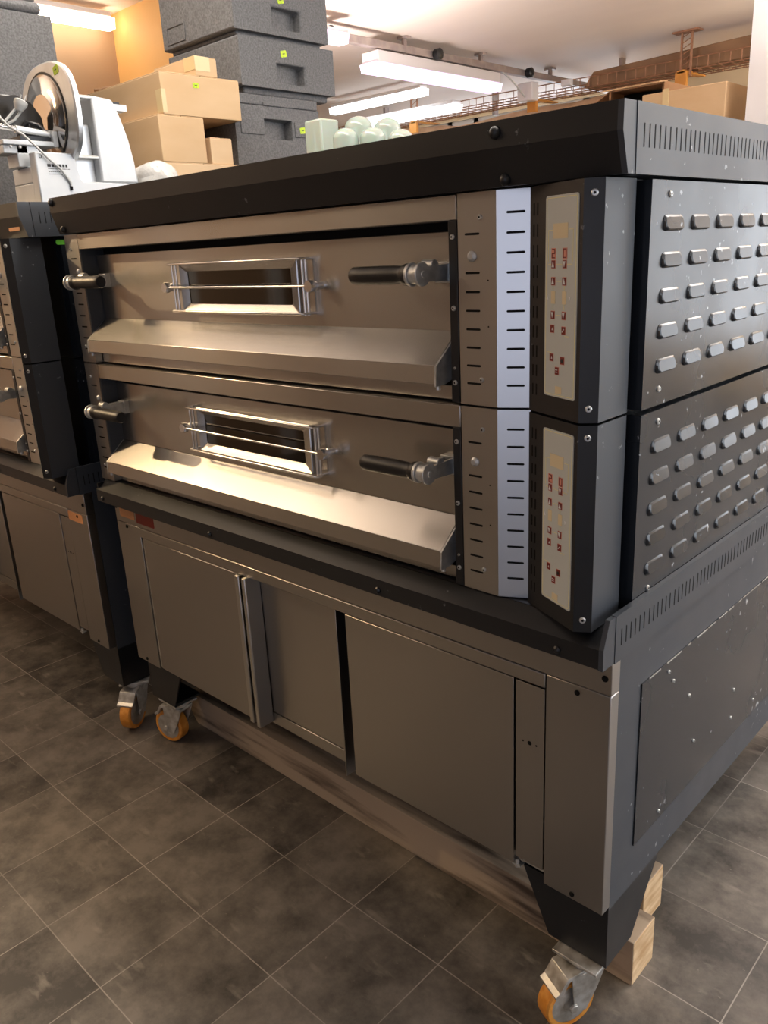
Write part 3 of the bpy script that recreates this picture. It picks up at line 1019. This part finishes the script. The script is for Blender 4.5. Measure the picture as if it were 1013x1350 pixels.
sticker('sticker', 'tan_sticker', oven, 0.024, 0.100, 0.0, 0.731, 0.762)
sticker('sticker', 'red_sticker', oven, 0.108, 0.196, 0.0, 0.7265, 0.764)
sticker('sticker', 'tan_sticker', twin, 1.384, 1.472, 0.0, 0.682, 0.709)
st = sticker('sticker', 'tan_sticker', twin, 1.418, 1.482, -0.0375, 1.4800, 1.5105)
st.rotation_euler = (0, 0, 0)
b = mb('green_tag')
rslab(b, Vector((1.5000, 0.060, 1.4485)), Vector((0, 1, 0)), UP, Vector((1, 0, 0)), 0.018, 0.006, 0.005, 0, 0.0008)
b.build('price_tag', twin)

# ---------------------------------------------------------------- timber under the oven
prof = []
x0, x1 = -0.01, 1.490
b = mb('wood')
pts = [(x0 + 0.03, 0.0), (x1, 0.0), (x1, 0.104), (x0, 0.104), (x0 - 0.012, 0.07), (x0 + 0.002, 0.03)]
b.prism(pts, 'y', 0.152, 0.240)
b.mat('wood_end').box(x1 - 0.002, x1 + 0.0006, 0.1525, 0.2395, 0.0005, 0.1035)
tag(b.build('timber_beam', bevel=0.003), 'long weathered timber beam on the floor under the front of the big oven', 'timber')
b = mb('wood')
b.box(0.60, 1.440, 0.296, 0.384, 0.0, 0.105)
b.mat('wood_end').box(1.438, 1.4406, 0.2965, 0.3835, 0.0005, 0.1045)
tag(b.build('timber_beam', bevel=0.004), 'short pale timber behind the long beam, only its sawn end showing by the leg', 'timber')

# ---------------------------------------------------------------- grey foam transport boxes
def foam_pocket_face(b, x, y0, y1, z0, z1, py0, py1, pz0, pz1, depth):
    """the +x face of a box with a hand pocket sunk into it"""
    o = [(x, y0, z0), (x, y1, z0), (x, y1, z1), (x, y0, z1)]
    i = [(x, py0, pz0), (x, py1, pz0), (x, py1, pz1), (x, py0, pz1)]
    j = [(x - depth * 0.5, py0 + 0.004, pz0 + 0.004), (x - depth, py1 - 0.004, pz0 + 0.004), (x - depth, py1 - 0.004, pz1 - 0.004), (x - depth * 0.5, py0 + 0.004, pz1 - 0.004)]
    bo, bi, bj = b.verts(o), b.verts(i), b.verts(j)
    for k in range(4):
        m = (k + 1) % 4
        b.face([bo + k, bo + m, bi + m, bi + k])
        b.face([bi + k, bi + m, bj + m, bj + k])
    b.face([bj, bj + 1, bj + 2, bj + 3])


def foam_body(x0, x1, y0, y1, z0, z1, pocket, foot=0.0):
    b = mb('foam')
    # five plain sides
    v = b.verts([(x0, y0, z0), (x1, y0, z0), (x1, y1, z0), (x0, y1, z0), (x0, y0, z1), (x1, y0, z1), (x1, y1, z1), (x0, y1, z1)])
    for q in ((0, 3, 2, 1), (4, 5, 6, 7), (0, 1, 5, 4), (2, 3, 7, 6), (3, 0, 4, 7)):
        b.face([v + i for i in q])
    foam_pocket_face(b, x1, y0, y1, z0, z1, *pocket, 0.040)
    if foot:
        b.box(x0 + 0.02, x1 - 0.02, y0 + 0.02, y1 - 0.02, z0 - foot, z0 + 0.001)
    return b


def price_tag(parent, p, u, n_, hw=0.016, hh=0.011, rot=0.0):
    u, n_ = Vector(u), Vector(n_)
    v = n_.cross(u)
    if v.z < 0:
        v = -v
    a, c = u * math.cos(rot) + v * math.sin(rot), v * math.cos(rot) - u * math.sin(rot)
    b = mb('tag')
    rslab(b, Vector(p), a, c, n_, hw, hh, 0.004, 0.0, 0.0008)
    b.mat('black_print')
    slab(b, Vector(p), a, c, n_, hw * 0.4, hh * 0.12, 0.0005, 0.001)
    return b.build('price_tag', parent)


YU, XN = (0, 1, 0), (1, 0, 0)
GB = 'grey foam transport boxes'
r = empty('foam_box', (-0.51, 0.955, 1.546))
tag(r, 'grey foam box with a lid, at the bottom of the tall stack', 'box', GB)


def local(o, parent):
    o.parent = parent
    o.location = Vector(o.location) - Vector(parent.location)
    for ch in o.children:
        pass
    return o


def part(b, name, root, bevel=0.0, seg=2):
    o = b.build(name, None, bevel, seg)
    o.parent = root
    o.location = -Vector(root.location)
    return o


bd = foam_body(-0.705, -0.310, 0.779, 1.152, 1.546, 1.866, (0.902, 1.024, 1.764, 1.828))
for (ya, yb_) in ((0.800, 0.897), (1.034, 1.140)):
    bd.box(-0.311, -0.307, ya, yb_, 1.776, 1.824)
bd = part(bd, 'box_body', r, 0.005)
price_tag(bd, (-0.307, 1.069, 1.799), YU, XN, 0.013, 0.010, 0.15)
ld = mb('foam').box(-0.705, -0.312, 0.781, 1.150, 1.868, 1.899)
ld.box(-0.313, -0.306, 0.900, 1.030, 1.866, 1.880)
part(ld, 'lid', r, 0.005)
r = empty('foam_box', (-0.50, 1.02, 1.9))
tag(r, 'grey foam box in the middle of the tall stack, above the lidded one', 'box', GB)
bd = part(foam_body(-0.702, -0.300, 0.814, 1.231, 1.920, 2.066, (0.969, 1.092, 1.938, 2.000), 0.021), 'box_body', r, 0.006)
price_tag(bd, (-0.300, 1.001, 2.030), YU, XN, 0.013, 0.010, 0.2)
r = empty('foam_box', (-0.50, 1.0, 2.066))
tag(r, 'grey foam box at the top of the tall stack, cut off by the picture edge', 'box', GB)
bd = part(foam_body(-0.706, -0.300, 0.803, 1.212, 2.082, 2.262, (0.965, 1.088, 2.102, 2.166), 0.0162), 'box_body', r, 0.006)
for xa, za in ((-0.62, 2.125),):
    e = mb('foam')
    ring(e, Vector((xa, 0.803, za)), Vector((1, 0, 0)), UP, Vector((0, -1, 0)), 0.055, 0.028, 0.004, 0.006, 0.0, 0.003)
    part(e, 'moulded_frame', bd)
    bd.children[-1].location = (0, 0, 0)
price_tag(bd, (-0.300, 1.005, 2.188), YU, XN, 0.013, 0.010, 0.2)
r = empty('foam_box', (-0.84, 0.16, 1.546))
tag(r, 'large grey foam box with a rounded lid at far left behind the slicer', 'box', GB)
part(foam_body(-1.045, -0.640, -0.02, 0.366, 1.546, 2.118, (0.08, 0.2, 1.80, 1.86)), 'box_body', r, 0.012, 3)
ld = mb('foam').box(-1.045, -0.645, -0.02, 0.346, 2.122, 2.155)
ld.box(-1.035, -0.655, -0.01, 0.336, 2.15, 2.25)
part(ld, 'lid', r, 0.016, 4)


# ---------------------------------------------------------------- cardboard boxes
def carton(label, x0, x1, y0, y1, z0, z1, mat, flaps=True, group='cardboard cartons stacked beside the foam boxes', tape=None):
    r = empty('cardboard_box', ((x0 + x1) / 2, (y0 + y1) / 2, z0))
    tag(r, label, 'box', group)
    part(mb(mat).box(x0, x1, y0, y1, z0, z1 - 0.003), 'box_body', r, 0.002)
    ym = (y0 + y1) / 2
    fl = mb(mat).box(x0 + 0.001, x1 - 0.001, y0 + 0.001, ym - 0.001, z1 - 0.003, z1)
    part(fl, 'flap', r, 0.001)
    fl = mb(mat).box(x0 + 0.001, x1 - 0.001, ym + 0.001, y1 - 0.001, z1 - 0.003, z1 - 0.0004)
    part(fl, 'flap', r, 0.001)
    if tape:
        tp = mb('tape')
        for q in tape:
            tp.box(*q)
        part(tp, 'packing_tape', r)
    return r


carton('flat cardboard carton at the bottom of the cardboard stack', -0.62, -0.270, 0.463, 0.757, 1.546, 1.674, 'card_pale')
carton('medium cardboard box carrying the widest one', -0.60, -0.270, 0.464, 0.626, 1.674, 1.806, 'card')
carton('small upright cardboard box beside the stack, in front of the lowest foam box', -0.365, -0.276, 0.648, 0.731, 1.674, 1.752, 'card_pale')
c1 = carton('wide cardboard box with a yellow tag, second from the top', -0.725, -0.270, 0.486, 0.776, 1.806, 1.923, 'card',
            tape=[(-0.300, -0.2694, 0.4854, 0.500, 1.812, 1.875)])
g = price_tag(c1, (0, 0, 0), YU, XN, 0.011, 0.0075, 0.05)
g.location = Vector((-0.2698, 0.611, 1.894)) - c1.location
carton('small taped cardboard box on top of the widest one', -0.500, -0.272, 0.618, 0.698, 1.923, 1.977, 'card',
       tape=[(-0.330, -0.2716, 0.6174, 0.660, 1.955, 1.9774), (-0.2722, -0.2714, 0.618, 0.672, 1.937, 1.977), (-0.330, -0.273, 0.6172, 0.619, 1.94, 1.9774)])

# brown strap lying on the wide box
b = mb('duct')
pts = []
for i in range(40):
    a = i / 39 * 4.4 * PI
    pts.append((-0.62 + 0.055 * math.cos(a) - 0.001 * i, 0.54 + 0.028 * math.sin(a * 1.1), 1.9275 + 0.010 * i / 39 + 0.003 * math.sin(3 * a) ** 2))
b.tube(pts, 0.0038, 6)
tag(b.build('strap'), 'brown strap coiled on the wide cardboard box behind the slicer', 'strap')

# clear bag with a white block inside
bm_ = bmesh.new()
bmesh.ops.create_icosphere(bm_, subdivisions=4, radius=1.0)
rnd = random.Random(3)
dirs = [Vector((rnd.uniform(-1, 1), rnd.uniform(-1, 1), rnd.uniform(-1, 1))).normalized() for _ in range(26)]
for v in bm_.verts:
    d = v.co.normalized()
    k = max(dd.dot(d) for dd in dirs)
    s = 0.78 + 0.34 * k ** 3
    v.co = Vector((d.x * 0.080 * s, d.y * 0.062 * s, max(d.z * 0.075 * s, -0.042)))
me = bpy.data.meshes.new('plastic_bag')
bm_.to_mesh(me)
bm_.free()
me.materials.append(MT['poly'])
bag = bpy.data.objects.new('plastic_bag', me)
COL.objects.link(bag)
bag.location = (-0.20, 0.385, 1.588)
tag(bag, 'crumpled clear plastic bag with a white block inside, between slicer and cardboard boxes', 'bag')
k = mb('white').box(-0.045, 0.045, -0.03, 0.035, -0.040, 0.020).build('white_block', bag, 0.006)

# ---------------------------------------------------------------- meat slicer
sl_ = empty('meat_slicer', (-0.25, 0.15, 1.546))
tag(sl_, 'silver meat slicer with a big round blade guard standing across the two ovens', 'slicer')
b = mb('alu_paint').prism([(0.018, 1.546), (0.310, 1.546), (0.310, 1.600), (0.145, 1.603), (0.138, 1.606), (0.128, 1.672), (0.020, 1.672)], 'x', -0.205, -0.170)
b.box(-0.320, -0.205, 0.020, 0.300, 1.546, 1.600)
b.box(-0.318, -0.205, 0.0205, 0.120, 1.600, 1.640)
base = part(b, 'base', sl_, 0.003)
lab = mb('black_print')
yy = 0.048
for wd in (0.011, 0.009, 0.006, 0.003, 0.009, 0.008, 0.007):
    slab(lab, Vector((-0.1698, yy + wd / 2, 1.640)), Vector((0, 1, 0)), UP, Vector(XN), wd / 2 - 0.0008, 0.0035, 0, 0.0004)
    yy += wd + 0.0006
for row, n_ in ((1.632, 11), (1.625, 6), (1.619, 7)):
    for k in range(n_):
        slab(lab, Vector((-0.1698, 0.052 + 0.0055 * k, row)), Vector((0, 1, 0)), UP, Vector(XN), 0.002, 0.0008, 0, 0.0003)
lab = lab.build('rating_label', base)
k = mb('dark')
ring(k, Vector((-0.1698, 0.034, 1.661)), Vector((0, 1, 0)), UP, Vector(XN), 0.004, 0.004, 0.0038, 0.0012, 0, 0.0006)
k.build('screw', base)
# guard plate: rounded upright plate with rolled edge
pc = Vector((-0.262, 0.128, 1.772))


def plate_ring(s, y):
    pts = []
    for i in range(40):
        a = 2 * PI * i / 40
        cx, cz = math.cos(a), math.sin(a)
        ex = 0.150 * math.copysign(abs(cx) ** 0.75, cx)
        ez = 0.128 * math.copysign(abs(cz) ** 0.75, cz)
        pts.append(Vector((pc.x + ex * s, y + (0.0 if True else 0), pc.z + ez * s)))
    return pts


b = mb('alu').loft([plate_ring(0.97, 0.121), plate_ring(1.0, 0.124), plate_ring(1.0, 0.136), plate_ring(0.97, 0.139)])
gp = part(b, 'guard_plate', sl_)
price_tag(gp, (-0.185, 0.1208, 1.872), (1, 0, 0), (0, -1, 0), 0.014, 0.010, 0.2)
b = mb('mirror').lathe([(0.108, 0), (0.106, 0.004), (0.060, 0.010), (0.058, 0.012)], (pc.x - 0.012, 0.1205, pc.z - 0.004), (0, -1, 0), 48)
b.mat('black').lathe([(0.1125, -0.001), (0.1125, 0.002), (0.1085, 0.002)], (pc.x - 0.012, 0.1205, pc.z - 0.004), (0, -1, 0), 48)
part(b, 'blade', sl_)
# motor housing behind the plate
hp = [(0.198, 1.600), (0.312, 1.600), (0.306, 1.660), (0.297, 1.715), (0.282, 1.765), (0.262, 1.812), (0.200, 1.818)]
b = mb('alu_paint').prism(hp, 'x', -0.400, -0.170)
part(b, 'motor_housing', sl_, 0.006, 3)
for z, x in ((1.812, -0.178), (1.664, -0.178), (1.80, -0.33)):
    part(mb('zinc').cyl((x, 0.137, z), (x, 0.202, z), 0.006, 12), 'spacer_rod', sl_)
b = mb('alu').box(-0.36, -0.20, 0.139, 0.200, 1.600, 1.75)
part(b, 'blade_mount', sl_, 0.004)
b = mb('black').box(-0.215, -0.200, 0.262, 0.300, 1.806, 1.812).mat('alu_paint').box(-0.235, -0.195, 0.258, 0.318, 1.790, 1.806)
part(b, 'gauge_arm', sl_)
# carriage: tray, handle tube, smoked hand guard
b = mb('alu_paint').box(-0.300, -0.215, -0.036, 0.112, 1.692, 1.704)
b.box(-0.232, -0.212, 0.098, 0.112, 1.690, 1.730)
b.box(-0.300, -0.225, -0.034, 0.030, 1.672, 1.692)
b.box(-0.290, -0.225, 0.0, 0.060, 1.640, 1.692)
b.mat('zinc').cyl((-0.214, -0.020, 1.686), (-0.208, -0.020, 1.686), 0.004, 10).cyl((-0.214, 0.004, 1.686), (-0.208, 0.004, 1.686), 0.004, 10)
part(b, 'carriage', sl_, 0.002)
b = mb('chrome').cyl((-0.235, -0.038, 1.738), (-0.235, 0.012, 1.732), 0.007, 16)
b.mat('alu').cyl((-0.235, 0.010, 1.732), (-0.235, 0.098, 1.722), 0.0095, 20).lathe([(0.0125, 0), (0.0125, 0.012), (0.004, 0.026)], (-0.235, 0.094, 1.7225), (0, 1, -0.1), 20)
part(b, 'push_handle', sl_)
b = mb('smoke').prism([(-0.012, 1.738), (-0.020, 1.815), (0.040, 1.818), (0.078, 1.802), (0.100, 1.770), (0.104, 1.738)], 'x', -0.268, -0.262)
part(b, 'hand_guard', sl_, 0.002)
b = mb('black').box(-0.330, -0.225, 0.016, 0.100, 1.705, 1.716)
for k in range(5):
    b.cyl((-0.31 + 0.018 * k, 0.05, 1.716), (-0.31 + 0.018 * k, 0.05, 1.745), 0.004, 8)
b.tube([(-0.26, 0.03, 1.72), (-0.25, 0.05, 1.752), (-0.24, 0.075, 1.745), (-0.235, 0.095, 1.725)], 0.006, 8)
part(b, 'meat_gripper', sl_)
# power cord with plug, tied on the carriage
b = mb('cord')
b.tube([(-0.225, -0.036, 1.775), (-0.218, -0.030, 1.752), (-0.205, -0.018, 1.732), (-0.185, 0.006, 1.712), (-0.164, 0.024, 1.684), (-0.162, 0.052, 1.655), (-0.163, 0.082, 1.630), (-0.166, 0.104, 1.600), (-0.168, 0.106, 1.585)], 0.0030, 8)
b.tube([(-0.222, -0.020, 1.745), (-0.215, 0.004, 1.770), (-0.212, 0.016, 1.782), (-0.210, 0.026, 1.782), (-0.212, 0.024, 1.772), (-0.216, 0.004, 1.750), (-0.222, -0.012, 1.742)], 0.0032, 8)
b.mat('dark').cyl((-0.168, 0.105, 1.580), (-0.168, 0.105, 1.590), 0.0040, 8)
cord = part(b, 'power_cord', sl_)
b = mb('cord').lathe([(0.008, 0), (0.014, 0.010), (0.0165, 0.016), (0.0165, 0.024), (0.012, 0.027)], (-0.210, 0.016, 1.772), (0.1, 0.45, 1), 18)
b.mat('zinc')
for o in (-0.006, 0.006):
    b.cyl((-0.207, 0.0275 + o, 1.795), (-0.205, 0.034 + o, 1.809), 0.0018, 8)
b.build('plug', cord)

# ---------------------------------------------------------------- milky glass vessels on the big oven
def jar(label, x, y, r, h):
    pr = [(r * 0.90, 0.0), (r, 0.01), (r * 1.02, h * 0.55), (r * 0.98, h - r * 0.75)]
    for k in range(1, 9):
        a = PI / 2 * k / 8
        pr.append((r * 0.98 * math.cos(a), h - r * 0.75 + r * 0.75 * math.sin(a)))
    o = mb('opal').lathe(pr, (x, y, 1.546), (0, 0, 1), 32).build('glass_globe', loc=(x, y, 1.546))
    return tag(o, label, 'glass globe', 'milky glass globes on the oven top')


jar('milky glass globe in front, nearest the foam box stack', 0.226, 0.752, 0.037, 0.176)
jar('milky glass globe in the middle of the front row of three', 0.281, 0.806, 0.037, 0.174)
jar('milky glass globe at the right end of the front row, lowest showing', 0.338, 0.862, 0.037, 0.166)
jar('taller milky glass globe behind, on the left of the back pair', 0.100, 0.935, 0.044, 0.236)
jar('taller milky glass globe behind, on the right of the back pair', 0.158, 1.002, 0.043, 0.228)
b = mb('opal').box(0.00, 0.075, 0.80, 0.875, 1.546, 1.772)
tag(b.build('glass_vase', bevel=0.006), 'pale square glass vase between the foam stack and the milky globes', 'vase')

# ---------------------------------------------------------------- storage behind the oven
r = empty('cardboard_box', (0.15, 3.2, 0))
tag(r, 'tall plain cardboard carton standing behind the oven near the white pillar', 'box')
part(mb('card').box(-0.02, 0.385, 3.02, 3.45, 0, 2.035), 'box_body', r, 0.004)
part(mb('tape').box(0.085, 0.115, 3.0165, 3.0202, 1.90, 2.0455), 'packing_tape', r)
r = empty('cardboard_box', (-0.15, 3.5, 0))
tag(r, 'open brown cardboard box with a dark inside, behind the oven left of the tall carton', 'box')
b = mb('card_dark')
xa, xb, ya, yb_ = -0.46, -0.14, 3.50, 3.95
b.box(xa, xa + 0.01, ya, yb_, 0, 2.165).box(xb - 0.01, xb, ya, yb_, 0, 2.165).box(xa + 0.01, xb - 0.01, yb_ - 0.01, yb_, 0, 2.165)
b.box(xa + 0.01, xb - 0.01, ya, ya + 0.01, 0, 1.92).box(xa + 0.01, xb - 0.01, ya + 0.01, yb_ - 0.01, 2.155, 2.165)
b.mat('dark').box(xa + 0.011, xb - 0.011, ya + 0.15, yb_ - 0.011, 0.01, 2.150)  # black block fills the inside in place of its shade
part(b, 'box_body', r)
part(mb('card_dark').prism([(xa - 0.001, 2.155), (xa - 0.001, 2.161), (xa - 0.20, 2.055), (xa - 0.20, 2.049)], 'y', ya, yb_), 'flap', r)
part(mb('card').prism([(ya - 0.002, 2.159), (ya - 0.002, 2.165), (ya - 0.10, 2.151), (ya - 0.10, 2.145)], 'x', xa, xb + 0.02), 'flap', r)
b = noise = mb('wall_cream').box(0.40, 0.56, 3.55, 4.0, 0, 2.20)
o = tag(b.build('foam_board', bevel=0.01), 'pale yellow upright panel between tall carton and white pillar', 'panel')

# ---------------------------------------------------------------- ceiling services
def tube_light(name_label, p, length, axis, body_h, wd, mat, warm_group=None, body='fix_white'):
    """a linear lamp: body above, glowing diffuser below; p is the middle of the diffuser"""
    r = empty('ceiling_light', p)
    tag(r, name_label, 'ceiling light')
    x, y, z = p
    hx, hy = (length / 2, wd / 2) if axis == 'x' else (wd / 2, length / 2)
    part(mb(body).box(x - hx * 0.97, x + hx * 0.97, y - hy * 0.97, y + hy * 0.97, z + 0.02, z + 0.02 + body_h), 'housing', r, 0.006)
    q = []
    d = mb(mat)
    if axis == 'y':
        d.prism([(x - hx, z + 0.02), (x - hx * 0.8, z - 0.03), (x + hx * 0.8, z - 0.03), (x + hx, z + 0.02)], 'y', y - hy, y + hy)
    else:
        d.prism([(y - hy, z + 0.02), (y - hy * 0.8, z - 0.03), (y + hy * 0.8, z - 0.03), (y + hy, z + 0.02)], 'x', x - hx, x + hx)
    part(d, 'diffuser', r)
    return r


tube_light('violet-pink tube light hanging under the grey rail', (-1.975, 3.84, 2.50), 1.36, 'y', 0.07, 0.15, 'tube_pink')
tube_light('long white strip light far back on the ceiling, above the milky globes', (-3.27, 4.60, 2.60), 1.10, 'x', 0.03, 0.09, 'tube_white')
tube_light('second white strip light far back, beside the ceiling hanger', (-3.08, 4.80, 2.475), 1.08, 'x', 0.03, 0.12, 'tube_white')
tube_light('small pale lamp under the rail next to the foam box stack', (-1.80, 2.66, 2.575), 0.24, 'y', 0.02, 0.10, 'tube_pink')
tube_light('warm tube light on the tan wall above the far left foam box', (-2.44, 1.10, 2.625), 1.1, 'y', 0.03, 0.08, 'tube_warm')

r = empty('cable_rail', (-1.93, 4.0, 2.62))
tag(r, 'long grey metal rail running under the ceiling above the violet light', 'rail')
part(mb('rail').box(-1.955, -1.905, 2.20, 6.4, 2.60, 2.645), 'rail', r, 0.003)
for y in (2.75, 3.75, 4.85):
    b = mb('black').lathe([(0.035, 0), (0.035, 0.04), (0.02, 0.05)], (-1.90, y, 2.622), (1, 0, 0), 12)
    part(b, 'cable_clamp', r)
for y in (3.45, 4.28, 5.2):
    b = mb('rail').box(-1.94, -1.92, y, y + 0.03, 2.5455 if y < 5 else 2.60, 2.70)
    b.box(-1.97, -1.89, y - 0.01, y + 0.04, 2.685, 2.699)
    part(b, 'hanger', r)

jb = part(mb('fix_white').box(-1.99, -1.85, 4.84, 4.93, 2.43, 2.56), 'junction_box', r, 0.008)
k = part(mb('cord').tube([(-1.92, 4.50, 2.62), (-1.90, 4.62, 2.56), (-1.90, 4.74, 2.50), (-1.92, 4.86, 2.45)], 0.006, 6), 'junction_cable', r)

# wire cable tray along the back
r = empty('cable_tray', (-1.8, 5.05, 2.49))
tag(r, 'brown wire cable tray crossing the back of the room under the ceiling', 'cable tray')
b = mb('rust')
ty0, ty1 = 5.00, 5.28


def tz(x):
    return 2.47 + 0.010 * math.sin((x + 3.8) * 1.3)


xs_ = [-4.4 + 0.2 * i for i in range(26)]
for y, dz in ((ty0, 0.07), (ty0, 0.0), (ty0 + 0.09, -0.005), (ty0 + 0.18, -0.005), (ty1, 0.0), (ty1, 0.07)):
    b.tube([(x, y, tz(x) + dz) for x in xs_], 0.004, 5)
x = -4.38
while x < 0.6:
    b.tube([(x, ty0, tz(x) + 0.07), (x, ty0, tz(x)), (x, ty1, tz(x)), (x, ty1, tz(x) + 0.07)], 0.003, 5)
    x += 0.075
part(b, 'wire_basket', r)
for x in (-0.70, -3.17):
    b = mb('rust')
    for s in (-0.035, 0.035):
        b.box(x + s - 0.006, x + s + 0.006, ty0 - 0.03, ty0 - 0.015, 2.42, 2.70)
    for k in range(7):
        z = 2.45 + 0.035 * k
        b.tube([(x - 0.035, ty0 - 0.022, z), (x + 0.035, ty0 - 0.022, z + 0.03)], 0.003, 5)
    b.box(x - 0.09, x + 0.09, ty0 - 0.06, ty0 + 0.02, 2.688, 2.699)
    part(b, 'hanger', r)
for x in (-0.72, -1.93, -3.17):
    b = mb('bracket').box(x - 0.04, x + 0.04, ty0 - 0.05, ty0 - 0.02, 2.36, 2.45)
    b.prism([(ty0 - 0.05, 2.44), (ty1 + 0.02, 2.452), (ty1 + 0.02, 2.46), (ty0 - 0.05, 2.46)], 'x', x - 0.025, x + 0.025)
    part(b, 'bracket', r)

b = mb('duct').prism([(-1.52, 2.475), (-1.44, 2.575), (0.45, 2.625), (0.45, 2.475)], 'y', 5.03, 5.25)
tag(b.build('cable_duct', bevel=0.006), 'flat brown cable duct lying in the right part of the wire tray', 'duct')
b = mb('pipe')
b.tube([(-4.4 + 0.2 * i, 5.40, 2.42 + 0.02 * math.sin(0.7 * i) - (0.03 if 6 < i < 14 else 0.0)) for i in range(17)], 0.055, 12)
wp = tag(b.build('wrapped_pipe'), 'thick beige wrapped pipe sagging below the wire tray', 'pipe')
for x in (-3.9, -2.6, -1.4):
    mb('rail').box(x - 0.012, x + 0.012, 5.37, 5.43, 2.46, 2.70).build('hanger', wp)
b = mb('black')
b.tube([(-4.3 + 0.25 * i, 5.62, 2.31 + 0.06 * math.sin(PI * ((i * 0.25) % 1.6) / 1.6)) for i in range(21)], 0.016, 8)
tag(b.build('cable'), 'black cable sagging in arcs below the beige pipe', 'cable')
b = mb('fix_white').box(-1.66, -1.58, 4.94, 4.985, 2.50, 2.545)
tag(b.build('socket_box', bevel=0.005), 'tiny white socket box on the wire tray right of the junction box', 'socket')
